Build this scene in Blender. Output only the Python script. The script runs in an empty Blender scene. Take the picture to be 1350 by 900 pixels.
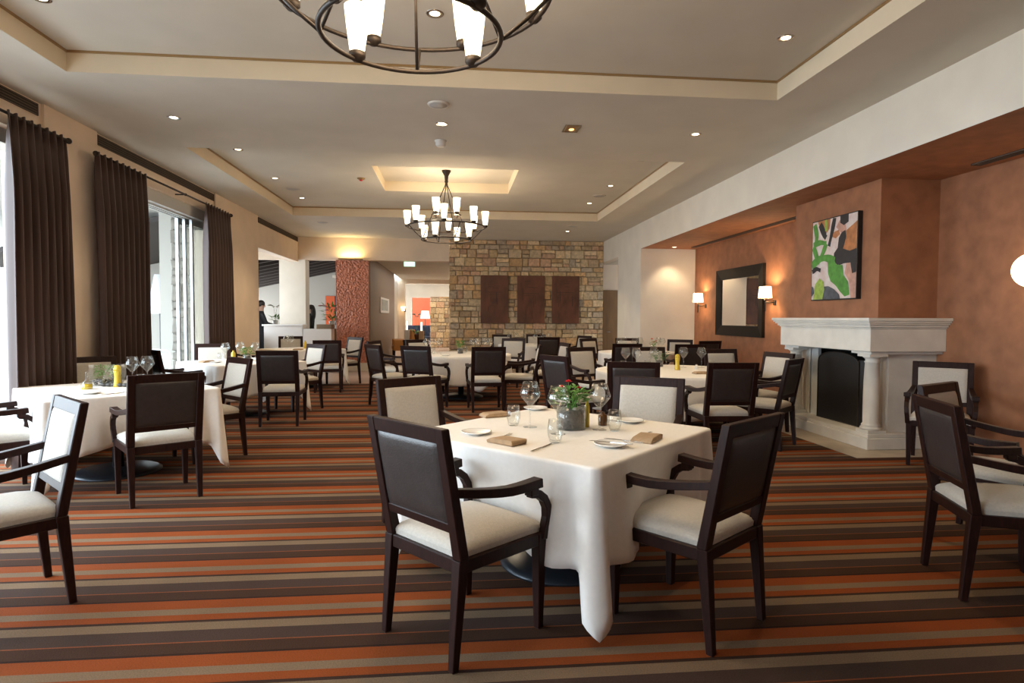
import bpy, bmesh, math, random
from mathutils import Vector, Matrix
R = math.radians
PI = math.pi
random.seed(7)
sc = bpy.context.scene
COL = sc.collection

# ------------------------------------------------------------------ camera
cam_data = bpy.data.cameras.new('camera')
cam = bpy.data.objects.new('camera', cam_data)
COL.objects.link(cam)
cam_data.sensor_width = 36.0
cam_data.lens = 800.0 / 1350.0 * 36.0
cam_data.clip_end = 200
r0 = Vector((0.9954689, -0.0949815, 0.0044966))
d0 = Vector((0.0007980, -0.0389426, -0.9992411))
f0 = Vector((0.0950846, 0.9947170, -0.0386903))
M = Matrix(((r0.x, -d0.x, -f0.x, 0.0), (r0.y, -d0.y, -f0.y, 0.0), (r0.z, -d0.z, -f0.z, 1.37), (0, 0, 0, 1)))
cam.matrix_world = M
sc.camera = cam

# ------------------------------------------------------------------ sky and exposure
world = bpy.data.worlds.new('sky')
sc.world = world
world.use_nodes = True
bg = world.node_tree.nodes['Background']
bg.inputs[0].default_value = (0.76, 0.89, 1.0, 1)
bg.inputs[1].default_value = 7.0
sc.view_settings.view_transform = 'Standard'
sc.view_settings.look = 'None'
sc.view_settings.gamma = 1.0
sc.view_settings.use_curve_mapping = False
sc.view_settings.exposure = 0.7
sc.cycles.max_bounces = 8
sc.cycles.diffuse_bounces = 5
sc.cycles.glossy_bounces = 4
sc.cycles.transparent_max_bounces = 24
sc.cycles.caustics_reflective = False
sc.cycles.caustics_refractive = False
sc.cycles.sample_clamp_indirect = 6.0
WARM = (1.0, 0.72, 0.42)

def lamp(name, kind, loc, energy, color=WARM, rot=(0, 0, 0), parent=None, **kw):
    l = bpy.data.lights.new(name, kind)
    l.energy = energy
    l.color = color
    for k, v in kw.items():
        setattr(l, k, v)
    o = bpy.data.objects.new(name, l)
    COL.objects.link(o)
    o.location = loc
    o.rotation_euler = rot
    if parent:
        o.parent = parent
    return o

def portal(loc, rot, sx, sy):
    o = lamp('window_portal', 'AREA', loc, 10, (1, 1, 1), rot, shape='RECTANGLE', size=sx, size_y=sy)
    o.data.cycles.is_portal = True
    return o
portal((-4.45, 3.9, 1.55), (0, R(-90), 0), 3.1, 4.8)
portal((-4.45, -.7, 1.55), (0, R(-90), 0), 3.1, 2.2)
portal((-4.45, 8.85, 1.55), (0, R(-90), 0), 3.1, 3.3)

# ------------------------------------------------------------------ materials
MATS = {}
def mat(name, color, rough=0.6, metal=0.0, spec=0.5, noise=0.0, nscale=20.0, bump=0.0, bscale=80.0, emit=None, estr=0.0, sheen=0.0, coat=0.0, stretch=None, color2=None):
    m = bpy.data.materials.new(name)
    m.use_nodes = True
    nt = m.node_tree
    b = nt.nodes['Principled BSDF']
    b.inputs['Base Color'].default_value = (*color, 1)
    b.inputs['Roughness'].default_value = rough
    b.inputs['Metallic'].default_value = metal
    b.inputs['Specular IOR Level'].default_value = spec
    if sheen:
        b.inputs['Sheen Weight'].default_value = sheen
    if coat:
        b.inputs['Coat Weight'].default_value = coat
    if emit:
        b.inputs['Emission Color'].default_value = (*emit, 1)
        b.inputs['Emission Strength'].default_value = estr
    if noise or bump:
        tc = nt.nodes.new('ShaderNodeTexCoord')
        src = tc.outputs['Object']
        if stretch:
            mp = nt.nodes.new('ShaderNodeMapping')
            mp.inputs['Scale'].default_value = stretch
            nt.links.new(src, mp.inputs[0])
            src = mp.outputs[0]
    if noise:
        n = nt.nodes.new('ShaderNodeTexNoise')
        n.inputs['Scale'].default_value = nscale
        n.inputs['Detail'].default_value = 5
        nt.links.new(src, n.inputs['Vector'])
        mx = nt.nodes.new('ShaderNodeMix')
        mx.data_type = 'RGBA'
        c2 = color2 or tuple(c * (1 - noise) for c in color)
        mx.inputs[6].default_value = (*c2, 1)
        mx.inputs[7].default_value = (*[min(1, c * (1 + noise * .5)) for c in color], 1)
        rp = nt.nodes.new('ShaderNodeMapRange')
        rp.inputs[1].default_value = 0.3
        rp.inputs[2].default_value = 0.7
        nt.links.new(n.outputs['Fac'], rp.inputs[0])
        nt.links.new(rp.outputs[0], mx.inputs[0])
        nt.links.new(mx.outputs[2], b.inputs['Base Color'])
    if bump:
        n2 = nt.nodes.new('ShaderNodeTexNoise')
        n2.inputs['Scale'].default_value = bscale
        n2.inputs['Detail'].default_value = 4
        nt.links.new(src, n2.inputs['Vector'])
        bp = nt.nodes.new('ShaderNodeBump')
        bp.inputs['Strength'].default_value = bump
        bp.inputs['Distance'].default_value = 0.01
        nt.links.new(n2.outputs['Fac'], bp.inputs['Height'])
        nt.links.new(bp.outputs[0], b.inputs['Normal'])
    MATS[name] = m
    return m

mat('wood', (0.022, 0.0075, 0.0055), 0.42, spec=0.2, noise=0.4, nscale=14, stretch=(6, 6, 1))
mat('cream', (0.54, 0.50, 0.44), 0.85, noise=0.10, nscale=90, bump=0.25, bscale=260, sheen=0.2)
mat('leather', (0.036, 0.028, 0.026), 0.38, noise=0.2, nscale=30, bump=0.12, bscale=160)
mat('linen', (0.86, 0.83, 0.79), 0.8, noise=0.03, nscale=40, bump=0.35, bscale=7)
mat('napkin', (0.42, 0.28, 0.16), 0.85, noise=0.15, nscale=60, bump=0.2, bscale=200)
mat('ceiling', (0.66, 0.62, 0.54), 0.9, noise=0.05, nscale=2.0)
mat('traycream', (0.76, 0.66, 0.50), 0.85, noise=0.05, nscale=2.0)
mat('wallcream', (0.83, 0.69, 0.55), 0.85, noise=0.07, nscale=2.5, bump=0.05, bscale=30)
mat('bandwhite', (0.80, 0.75, 0.66), 0.85, noise=0.06, nscale=2.5, bump=0.04, bscale=30)
mat('terracotta', (0.355, 0.148, 0.070), 0.7, noise=0.22, nscale=6.0, bump=0.12, bscale=14)
mat('limestone', (0.74, 0.71, 0.65), 0.7, noise=0.10, nscale=5, bump=0.06, bscale=30)
mat('hearthstone', (0.42, 0.35, 0.27), 0.45, noise=0.15, nscale=6)
mat('stonefloor', (0.50, 0.37, 0.29), 0.35, noise=0.15, nscale=2)
mat('black', (0.012, 0.011, 0.011), 0.5, noise=0.3, nscale=30)
mat('sootshade', (0.015, 0.013, 0.012), 0.9)
mat('iron', (0.045, 0.034, 0.027), 0.45, metal=0.6, noise=0.3, nscale=30)
mat('curtain', (0.050, 0.022, 0.015), 0.55, sheen=0.1, noise=0.2, nscale=4, stretch=(8, 8, .4))
mat('curtainlining', (0.55, 0.47, 0.40), 0.8)
mat('grille', (0.09, 0.06, 0.04), 0.6)
mat('brass', (0.40, 0.26, 0.12), 0.4, metal=0.5)
mat('porcelain', (0.86, 0.85, 0.82), 0.2, coat=0.3)
mat('steel', (0.62, 0.60, 0.57), 0.18, metal=1.0)
mat('alu', (0.45, 0.46, 0.46), 0.35, metal=0.7)
mat('greypaint', (0.55, 0.56, 0.55), 0.5)
mat('basemetal', (0.030, 0.036, 0.045), 0.3, metal=0.5)
mat('leaf', (0.13, 0.33, 0.06), 0.5, noise=0.4, nscale=25)
mat('darkleaf', (0.05, 0.12, 0.04), 0.5, noise=0.4, nscale=25)
mat('redflower', (0.70, 0.02, 0.03), 0.5)
mat('pinkflower', (0.75, 0.35, 0.42), 0.5)
mat('orangeflower', (0.70, 0.16, 0.08), 0.5)
mat('whiteflower', (0.85, 0.82, 0.78), 0.5)
mat('gravel', (0.16, 0.145, 0.135), 0.8, noise=0.5, nscale=90, bump=0.6, bscale=90)
mat('pebble', (0.45, 0.40, 0.35), 0.6, noise=0.2, nscale=20)
mat('darkpebble', (0.05, 0.045, 0.04), 0.4, noise=0.3, nscale=20)
mat('oil', (0.62, 0.46, 0.03), 0.15, coat=0.5)
mat('vinegar', (0.10, 0.035, 0.005), 0.15, coat=0.5)
mat('peppermill', (0.64, 0.46, 0.03), 0.3, coat=0.4)
mat('corten', (0.14, 0.048, 0.022), 0.55, noise=0.55, nscale=5, stretch=(1, 1, .5), bump=0.1, bscale=20)
mat('carved', (0.06, 0.022, 0.012), 0.6, noise=0.3, nscale=8)
mat('mirror', (0.92, 0.92, 0.92), 0.01, metal=1.0)
mat('frameblack', (0.010, 0.008, 0.007), 0.45, spec=0.2, noise=0.3, nscale=10)
mat('taupe', (0.24, 0.17, 0.11), 0.6)
mat('counter', (0.86, 0.86, 0.86), 0.35)
mat('rafter', (0.022, 0.012, 0.008), 0.6)
mat('suit', (0.012, 0.012, 0.016), 0.8)
mat('skin', (0.50, 0.30, 0.22), 0.6)
mat('hair', (0.015, 0.010, 0.008), 0.5)
mat('redwall', (0.48, 0.085, 0.035), 0.7)
mat('orangepaint', (0.62, 0.10, 0.02), 0.6)
mat('navy', (0.012, 0.014, 0.05), 0.5)
mat('bluefabric', (0.04, 0.055, 0.10), 0.8, noise=0.6, nscale=8)
mat('tanleather', (0.50, 0.22, 0.05), 0.5)
mat('tanwood', (0.55, 0.36, 0.18), 0.5)
mat('door', (0.24, 0.12, 0.035), 0.5, noise=0.2, nscale=4, stretch=(4, 4, .5))
mat('plastic', (0.72, 0.71, 0.68), 0.4)
mat('greydisc', (0.50, 0.50, 0.49), 0.6)
mat('patio', (0.38, 0.37, 0.35), 0.8)
mat('patiowall', (0.40, 0.38, 0.34), 0.85)
mat('patiostone', (0.20, 0.185, 0.16), 0.85, noise=0.3, nscale=6, bump=0.6, bscale=7)
mat('whitemetal', (0.75, 0.76, 0.80), 0.4)
mat('socket', (0.45, 0.47, 0.50), 0.3, metal=0.5)
mat('lampglow', (0.9, 0.85, 0.75), 0.5, emit=(1.0, 0.84, 0.60), estr=1.5)
mat('shadeglow', (0.9, 0.8, 0.6), 0.6, emit=(1.0, 0.74, 0.42), estr=2.2)
mat('globeglow', (0.9, 0.8, 0.6), 0.6, emit=(1.0, 0.80, 0.52), estr=4.0)
mat('spotglow', (0.9, 0.85, 0.75), 0.5, emit=(1.0, 0.80, 0.52), estr=5.0)
mat('amberglow', (0.9, 0.5, 0.2), 0.5, emit=(1.0, 0.50, 0.16), estr=2.2)
mat('signglow', (0.6, 0.9, 0.75), 0.5, emit=(0.62, 1.0, 0.80), estr=0.7)
mat('whitelamp', (0.85, 0.85, 0.82), 0.7, emit=(1.0, 0.9, 0.75), estr=0.8)
mat('photo', (0.16, 0.20, 0.10), 0.4, noise=0.9, nscale=9)
mat('paper', (0.82, 0.82, 0.78), 0.6)
# paints of the canvas
mat('pwhite', (0.74, 0.68, 0.64), 0.6, noise=0.10, nscale=14, color2=(0.70, 0.52, 0.48))
mat('pgreen', (0.10, 0.33, 0.05), 0.5, noise=0.35, nscale=14)
mat('plime', (0.34, 0.48, 0.08), 0.5, noise=0.35, nscale=20)
mat('pblack', (0.018, 0.018, 0.024), 0.45, noise=0.4, nscale=14)
mat('porange', (0.52, 0.20, 0.07), 0.5, noise=0.35, nscale=14)
mat('ppink', (0.62, 0.34, 0.26), 0.5, noise=0.25, nscale=14)
mat('pgrey', (0.09, 0.10, 0.12), 0.5, noise=0.4, nscale=14)

def glass_mat():
    m = bpy.data.materials.new('glass')
    m.use_nodes = True
    nt = m.node_tree
    nt.nodes.clear()
    out = nt.nodes.new('ShaderNodeOutputMaterial')
    mx = nt.nodes.new('ShaderNodeMixShader')
    tr = nt.nodes.new('ShaderNodeBsdfTransparent')
    tr.inputs[0].default_value = (0.97, 0.98, 0.975, 1)
    gl = nt.nodes.new('ShaderNodeBsdfGlossy')
    gl.inputs['Roughness'].default_value = 0.015
    fr = nt.nodes.new('ShaderNodeFresnel')
    geo = nt.nodes.new('ShaderNodeNewGeometry')
    ior = nt.nodes.new('ShaderNodeMapRange')
    ior.inputs[3].default_value = 1.65
    ior.inputs[4].default_value = 1.0 / 1.65
    nt.links.new(geo.outputs['Backfacing'], ior.inputs[0])
    nt.links.new(ior.outputs[0], fr.inputs['IOR'])
    nt.links.new(fr.outputs[0], mx.inputs[0])
    nt.links.new(tr.outputs[0], mx.inputs[1])
    nt.links.new(gl.outputs[0], mx.inputs[2])
    nt.links.new(mx.outputs[0], out.inputs[0])
    MATS['glass'] = m
glass_mat()

def carpet_mat():
    m = bpy.data.materials.new('carpet')
    m.use_nodes = True
    nt = m.node_tree
    b = nt.nodes['Principled BSDF']
    b.inputs['Roughness'].default_value = 0.95
    b.inputs['Specular IOR Level'].default_value = 0.1
    tc = nt.nodes.new('ShaderNodeTexCoord')
    sp = nt.nodes.new('ShaderNodeSeparateXYZ')
    nt.links.new(tc.outputs['Object'], sp.inputs[0])
    def math_node(op, a, bval):
        n = nt.nodes.new('ShaderNodeMath')
        n.operation = op
        if isinstance(a, float):
            n.inputs[0].default_value = a
        else:
            nt.links.new(a, n.inputs[0])
        if bval is not None:
            n.inputs[1].default_value = bval
        return n.outputs[0]
    s = math_node('SUBTRACT', 2.52, None)
    nt.links.new(sp.outputs['Y'], s.node.inputs[1])
    s = math_node('ADD', s, 49.5)
    s = math_node('DIVIDE', s, 0.495)
    s = math_node('FRACT', s, None)
    cr = nt.nodes.new('ShaderNodeValToRGB')
    cr.color_ramp.interpolation = 'CONSTANT'
    orange = (0.215, 0.051, 0.012, 1)
    tan = (0.175, 0.118, 0.073, 1)
    dk = (0.040, 0.021, 0.014, 1)
    gr = (0.056, 0.034, 0.026, 1)
    stops = [(0.0, orange), (0.172, tan), (0.29, orange), (0.40, dk), (0.445, tan), (0.585, gr), (0.785, (0.20, 0.065, 0.025, 1)), (0.80, (0.050, 0.024, 0.014, 1)), (0.965, (0.03, 0.014, 0.009, 1))]
    e = cr.color_ramp.elements
    e[0].position, e[0].color = stops[0]
    e[1].position, e[1].color = stops[1]
    for p, c in stops[2:]:
        k = e.new(p)
        k.color = c
    nt.links.new(s, cr.inputs[0])
    n = nt.nodes.new('ShaderNodeTexNoise')
    n.inputs['Scale'].default_value = 160
    n.inputs['Detail'].default_value = 4
    nt.links.new(tc.outputs['Object'], n.inputs['Vector'])
    n3 = nt.nodes.new('ShaderNodeTexNoise')
    n3.inputs['Scale'].default_value = 1.6
    nt.links.new(tc.outputs['Object'], n3.inputs['Vector'])
    ad = nt.nodes.new('ShaderNodeMath')
    ad.operation = 'ADD'
    nt.links.new(n.outputs['Fac'], ad.inputs[0])
    nt.links.new(n3.outputs['Fac'], ad.inputs[1])
    rp = nt.nodes.new('ShaderNodeMapRange')
    rp.inputs[1].default_value = 0.6
    rp.inputs[2].default_value = 1.4
    rp.inputs[3].default_value = 0.72
    rp.inputs[4].default_value = 1.25
    nt.links.new(ad.outputs[0], rp.inputs[0])
    mx = nt.nodes.new('ShaderNodeMix')
    mx.data_type = 'RGBA'
    mx.blend_type = 'MULTIPLY'
    mx.inputs[0].default_value = 1.0
    nt.links.new(cr.outputs[0], mx.inputs[6])
    nt.links.new(rp.outputs[0], mx.inputs[7])
    nt.links.new(mx.outputs[2], b.inputs['Base Color'])
    bp = nt.nodes.new('ShaderNodeBump')
    bp.inputs['Strength'].default_value = 0.5
    bp.inputs['Distance'].default_value = 0.004
    nt.links.new(n.outputs['Fac'], bp.inputs['Height'])
    nt.links.new(bp.outputs[0], b.inputs['Normal'])
    MATS['carpet'] = m
carpet_mat()

def stone_mat():
    m = bpy.data.materials.new('rubble')
    m.use_nodes = True
    nt = m.node_tree
    b = nt.nodes['Principled BSDF']
    b.inputs['Roughness'].default_value = 0.9
    at = nt.nodes.new('ShaderNodeAttribute')
    at.attribute_name = 'stone_colour'
    tc = nt.nodes.new('ShaderNodeTexCoord')
    n = nt.nodes.new('ShaderNodeTexNoise')
    n.inputs['Scale'].default_value = 16
    n.inputs['Detail'].default_value = 6
    nt.links.new(tc.outputs['Object'], n.inputs['Vector'])
    rp = nt.nodes.new('ShaderNodeMapRange')
    rp.inputs[1].default_value = 0.3
    rp.inputs[2].default_value = 0.7
    rp.inputs[3].default_value = 0.7
    rp.inputs[4].default_value = 1.2
    nt.links.new(n.outputs['Fac'], rp.inputs[0])
    mx = nt.nodes.new('ShaderNodeMix')
    mx.data_type = 'RGBA'
    mx.blend_type = 'MULTIPLY'
    mx.inputs[0].default_value = 1.0
    nt.links.new(at.outputs['Color'], mx.inputs[6])
    nt.links.new(rp.outputs[0], mx.inputs[7])
    nt.links.new(mx.outputs[2], b.inputs['Base Color'])
    bp = nt.nodes.new('ShaderNodeBump')
    bp.inputs['Strength'].default_value = 0.7
    bp.inputs['Distance'].default_value = 0.02
    nt.links.new(n.outputs['Fac'], bp.inputs['Height'])
    nt.links.new(bp.outputs[0], b.inputs['Normal'])
    MATS['rubble'] = m
stone_mat()

def dimple_mat():
    m = bpy.data.materials.new('dimpled')
    m.use_nodes = True
    nt = m.node_tree
    b = nt.nodes['Principled BSDF']
    b.inputs['Roughness'].default_value = 0.5
    tc = nt.nodes.new('ShaderNodeTexCoord')
    v = nt.nodes.new('ShaderNodeTexVoronoi')
    v.feature = 'SMOOTH_F1'
    v.inputs['Scale'].default_value = 24
    nt.links.new(tc.outputs['Object'], v.inputs['Vector'])
    cr = nt.nodes.new('ShaderNodeValToRGB')
    cr.color_ramp.elements[0].position = 0.1
    cr.color_ramp.elements[0].color = (0.46, 0.15, 0.09, 1)
    cr.color_ramp.elements[1].position = 0.6
    cr.color_ramp.elements[1].color = (0.62, 0.25, 0.16, 1)
    nt.links.new(v.outputs['Distance'], cr.inputs[0])
    nt.links.new(cr.outputs[0], b.inputs['Base Color'])
    bp = nt.nodes.new('ShaderNodeBump')
    bp.inputs['Strength'].default_value = 1.0
    bp.inputs['Distance'].default_value = 0.05
    nt.links.new(v.outputs['Distance'], bp.inputs['Height'])
    nt.links.new(bp.outputs[0], b.inputs['Normal'])
    MATS['dimpled'] = m
dimple_mat()

# ------------------------------------------------------------------ mesh helpers
class MB:
    def __init__(s):
        s.v, s.f, s.m, s.sm = [], [], [], []
    def add(s, vs, fs, mi=0, smooth=False):
        n = len(s.v)
        s.v += [tuple(p) for p in vs]
        for f in fs:
            s.f.append(tuple(i + n for i in f))
            s.m.append(mi)
            s.sm.append(smooth)
        return s
    def box(s, a, b, mi=0):
        x0, y0, z0 = a
        x1, y1, z1 = b
        vs = [(x0, y0, z0), (x1, y0, z0), (x1, y1, z0), (x0, y1, z0), (x0, y0, z1), (x1, y0, z1), (x1, y1, z1), (x0, y1, z1)]
        return s.add(vs, [(0, 3, 2, 1), (4, 5, 6, 7), (0, 1, 5, 4), (1, 2, 6, 5), (2, 3, 7, 6), (3, 0, 4, 7)], mi)
    def hexa(s, bot, top, mi=0):
        return s.add(list(bot) + list(top), [(0, 3, 2, 1), (4, 5, 6, 7), (0, 1, 5, 4), (1, 2, 6, 5), (2, 3, 7, 6), (3, 0, 4, 7)], mi)
    def taper(s, c0, h0, c1, h1, mi=0):
        # square section bar from c0 (half sizes h0) to c1
        q = ((-1, -1), (1, -1), (1, 1), (-1, 1))
        return s.hexa([(c0[0] + a * h0[0], c0[1] + b * h0[1], c0[2]) for a, b in q], [(c1[0] + a * h1[0], c1[1] + b * h1[1], c1[2]) for a, b in q], mi)
    def sweep(s, pts, secs, side, mi=0, smooth=False):
        # rectangular section (width along side, height across) along pts
        pts = [Vector(p) for p in pts]
        side = Vector(side).normalized()
        n = len(pts)
        vs = []
        for i, p in enumerate(pts):
            t = (pts[min(i + 1, n - 1)] - pts[max(i - 1, 0)]).normalized()
            u = side.cross(t).normalized()
            w, h = secs[i] if isinstance(secs, list) else secs
            for a, b in ((-1, -1), (1, -1), (1, 1), (-1, 1)):
                vs.append(p + side * (a * w / 2) + u * (b * h / 2))
        fs = [(3, 2, 1, 0), tuple(4 * (n - 1) + k for k in range(4))]
        for i in range(n - 1):
            for k in range(4):
                a = 4 * i + k
                b = 4 * i + (k + 1) % 4
                fs.append((a, b, b + 4, a + 4))
        return s.add(vs, fs, mi, smooth)
    def lathe(s, prof, c=(0, 0, 0), seg=20, mi=0, smooth=True, arc=None):
        vs, fs = [], []
        n = len(prof)
        for i in range(seg):
            a = 2 * PI * i / seg
            for r, z in prof:
                vs.append((c[0] + r * math.cos(a), c[1] + r * math.sin(a), c[2] + z))
        for i in range(seg):
            j = (i + 1) % seg
            for k in range(n - 1):
                fs.append((i * n + k, j * n + k, j * n + k + 1, i * n + k + 1))
        return s.add(vs, fs, mi, smooth)
    def tube(s, pts, r, seg=8, mi=0, closed=False):
        pts = [Vector(p) for p in pts]
        n = len(pts)
        vs, fs = [], []
        ref = Vector((0, 0, 1))
        for i, p in enumerate(pts):
            if closed:
                t = (pts[(i + 1) % n] - pts[i - 1]).normalized()
            else:
                t = (pts[min(i + 1, n - 1)] - pts[max(i - 1, 0)]).normalized()
            rf = ref if abs(t.dot(ref)) < 0.95 else Vector((1, 0, 0))
            u = t.cross(rf).normalized()
            w = t.cross(u)
            rr = r[i] if isinstance(r, (list, tuple)) else r
            for k in range(seg):
                a = 2 * PI * k / seg
                vs.append(p + u * (rr * math.cos(a)) + w * (rr * math.sin(a)))
        for i in range(n if closed else n - 1):
            j = (i + 1) % n
            for k in range(seg):
                k2 = (k + 1) % seg
                fs.append((i * seg + k, i * seg + k2, j * seg + k2, j * seg + k))
        if not closed:
            fs.append(tuple(range(seg)))
            fs.append(tuple((n - 1) * seg + k for k in reversed(range(seg))))
        return s.add(vs, fs, mi, True)
    def ball(s, c, r, mi=0, seg=10, rings=7):
        rx, ry, rz = r if isinstance(r, (tuple, list)) else (r, r, r)
        vs, fs = [], []
        for i in range(rings + 1):
            t = PI * i / rings
            for k in range(seg):
                a = 2 * PI * k / seg
                vs.append((c[0] + rx * math.sin(t) * math.cos(a), c[1] + ry * math.sin(t) * math.sin(a), c[2] + rz * math.cos(t)))
        for i in range(rings):
            for k in range(seg):
                k2 = (k + 1) % seg
                fs.append((i * seg + k, (i + 1) * seg + k, (i + 1) * seg + k2, i * seg + k2))
        return s.add(vs, fs, mi, True)
    def build(s, name, mats, parent=None, bevel=0.0, loc=None, seg=1):
        me = bpy.data.meshes.new(name)
        me.from_pydata(s.v, [], s.f)
        for p, i, sm in zip(me.polygons, s.m, s.sm):
            p.material_index = i
            p.use_smooth = sm
        bm = bmesh.new()
        bm.from_mesh(me)
        bmesh.ops.remove_doubles(bm, verts=bm.verts, dist=1e-5)
        bmesh.ops.recalc_face_normals(bm, faces=bm.faces)
        if bevel:
            ed = [e for e in bm.edges if len(e.link_faces) == 2 and e.calc_face_angle(0) > 0.5]
            bmesh.ops.bevel(bm, geom=ed, offset=bevel, segments=seg, profile=0.5, affect='EDGES', clamp_overlap=True)
        bm.to_mesh(me)
        bm.free()
        for mm in (mats if isinstance(mats, (list, tuple)) else [mats]):
            me.materials.append(MATS[mm])
        o = bpy.data.objects.new(name, me)
        COL.objects.link(o)
        if parent:
            o.parent = parent
        if loc:
            o.location = loc
        return o

def tag(o, label, cat, group=None, kind=None):
    o['label'] = label
    o['category'] = cat
    if group:
        o['group'] = group
    if kind:
        o['kind'] = kind
    return o
def struct(o):
    o['kind'] = 'structure'
    return o
def empty(name, loc=(0, 0, 0), rz=0.0):
    o = bpy.data.objects.new(name, None)
    COL.objects.link(o)
    o.location = loc
    o.rotation_euler = (0, 0, rz)
    o.empty_display_size = 0.1
    return o
KIDS = {}
def copy_tree(o, parent=None):
    c = o.copy()
    COL.objects.link(c)
    if parent:
        c.parent = parent
    for ch in list(o.children):
        copy_tree(ch, c)
    return c
_used = set()
def place(proto, loc, rz, label, cat=None, group=None):
    if proto.name in _used:
        o = copy_tree(proto)
    else:
        o = proto
        _used.add(proto.name)
    o.location = loc
    o.rotation_euler = (0, 0, rz)
    o['label'] = label
    if cat:
        o['category'] = cat
    if group:
        o['group'] = group
    return o
def boxobj(name, a, b, m, parent=None, bevel=0.0):
    return MB().box(a, b).build(name, m, parent, bevel)
def px(x, y, z):
    v = Vector((x, y, z - 1.37))
    return 675 + 800 * v.dot(r0) / v.dot(f0)
ORD = ['first', 'second', 'third', 'fourth', 'fifth', 'sixth', 'seventh', 'eighth', 'ninth', 'tenth', 'eleventh', 'twelfth']

# ================================================================== STRUCTURE
CE, CU, CT = 3.40, 3.575, 3.745
XL, XR = -3.92, 3.95
FAR = 15.9
SOF = 2.855
struct(boxobj('floor', (-4.6, -5.2, -0.12), (5.4, 12.75, 0.0), 'carpet'))
struct(boxobj('floor_stone', (-4.6, 12.75, -0.12), (5.6, 16.2, 0.0), 'stonefloor'))
struct(boxobj('floor_foyer', (-9.5, 16.2, -0.12), (6.0, 33.0, 0.0), 'stonefloor'))

# ceiling with the two long trays and the square well above each chandelier
def ceiling():
    b = MB()
    xs = [-4.6, -3.21, 2.985, 5.4]
    ys = [-5.2, -0.16, 5.46, 7.72, 12.58, 16.3]
    for i in range(3):
        for j in range(5):
            if i == 1 and j in (1, 3):
                continue
            b.box((xs[i], ys[j], CE), (xs[i + 1], ys[j + 1], CU))
    xs = [-4.6, -1.2, 0.957, 5.4]
    ys = [-5.2, 1.77, 3.53, 9.09, 10.84, 16.3]
    for i in range(3):
        for j in range(5):
            if i == 1 and j in (1, 3):
                continue
            b.box((xs[i], ys[j], CU), (xs[i + 1], ys[j + 1], CT))
    b.box((-4.6, -5.2, CT), (5.4, 16.3, CT + 0.1))
    # side faces take a warmer cream than the flat faces
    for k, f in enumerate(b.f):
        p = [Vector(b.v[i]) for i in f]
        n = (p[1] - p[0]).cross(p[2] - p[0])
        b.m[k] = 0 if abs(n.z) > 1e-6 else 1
    me = bpy.data.meshes.new('ceiling')
    me.from_pydata(b.v, [], b.f)
    for p, i in zip(me.polygons, b.m):
        p.material_index = i
    me.materials.append(MATS['ceiling'])
    me.materials.append(MATS['traycream'])
    o = bpy.data.objects.new('ceiling', me)
    COL.objects.link(o)
    struct(o)
ceiling()
def tray_line(n, x0, x1, y0, y1, z, w=0.018):
    b = MB()
    b.box((x0, y0, z - w), (x1, y0 + .012, z)).box((x0, y1 - .012, z - w), (x1, y1, z))
    b.box((x0, y0 + .012, z - w), (x0 + .012, y1 - .012, z)).box((x1 - .012, y0 + .012, z - w), (x1, y1 - .012, z))
    struct(b.build('trim_%d' % n, 'brass'))  # ochre strip drawn in for the shadow gap along the tray top
tray_line(1, -3.21, 2.985, -0.16, 5.46, CU)
tray_line(2, -3.21, 2.985, 7.72, 12.58, CU)

# right side: bulkhead above the terracotta niche, wall, pier, header
def bulkhead():
    b = MB()
    b.box((XR, -5.2, SOF), (5.4, 12.64, CE))
    for k, f in enumerate(b.f):
        zs = [b.v[i][2] for i in f]
        b.m[k] = 1 if max(zs) < SOF + .01 else 0
    struct(b.build('wall_right_bulkhead', ['bandwhite', 'terracotta']))
bulkhead()
struct(boxobj('wall_right', (5.15, -5.2, 0), (5.4, 12.64, SOF), 'terracotta'))
struct(boxobj('wall_right_pier', (XR, 12.636, 0), (5.4, 14.43, CE), 'bandwhite'))
struct(boxobj('wall_right_header', (XR, 14.43, 2.86), (4.15, 16.7, CE), 'bandwhite'))
struct(boxobj('wall_corridor', (XR, 16.55, 0), (5.8, 16.7, 2.86), 'wallcream'))
struct(boxobj('wall_corridor_side', (5.6, 14.43, 0), (5.75, 16.55, 2.86), 'wallcream'))
struct(boxobj('ceiling_corridor', (3.951, 14.44, 2.87), (5.75, 16.7, 2.96), 'ceiling'))
struct(boxobj('wall_corridor_inner', (3.80, 16.35, 0), (3.951, 16.7, 2.96), 'wallcream'))
dr = struct(boxobj('door_1', (XR + .12, 16.49, 0), (5.0, 16.55, 2.15), 'door', bevel=0.005))
MB().tube([(4.2, 16.47, 1.0), (4.2, 16.43, 1.0), (4.32, 16.43, 1.0)], 0.012).build('door_handle', 'steel', dr)
struct(boxobj('wall_chimney_breast', (4.48, 6.05, 1.389), (5.15, 7.66, SOF), 'terracotta'))

# rear side behind the camera
struct(boxobj('wall_rear', (-4.6, -5.2, 0), (5.4, -5.0, CE), 'wallcream'))

# left side: piers, lintel strips over the glazed openings
LW = -4.32
for n, (y0, y1) in enumerate(((-5.0, -1.8), (.4, 1.3), (6.31, 7.18), (10.52, 12.69))):
    struct(boxobj('wall_left_pier_%d' % n, (LW, y0, 0), (XL, y1, CE), 'wallcream'))
for n, (y0, y1) in enumerate(((-1.8, .4), (1.3, 6.31), (7.18, 10.52))):
    struct(boxobj('wall_left_lintel_%d' % n, (LW, y0, 3.06), (XL - .03, y1, CE), 'wallcream'))
struct(boxobj('wall_left_header', (-4.15, 12.69, 2.77), (XL - .02, FAR, CE), 'wallcream'))
struct(boxobj('wall_far_header', (-6.2, FAR, 2.83), (-0.06, 16.2, CE), 'wallcream'))

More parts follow.
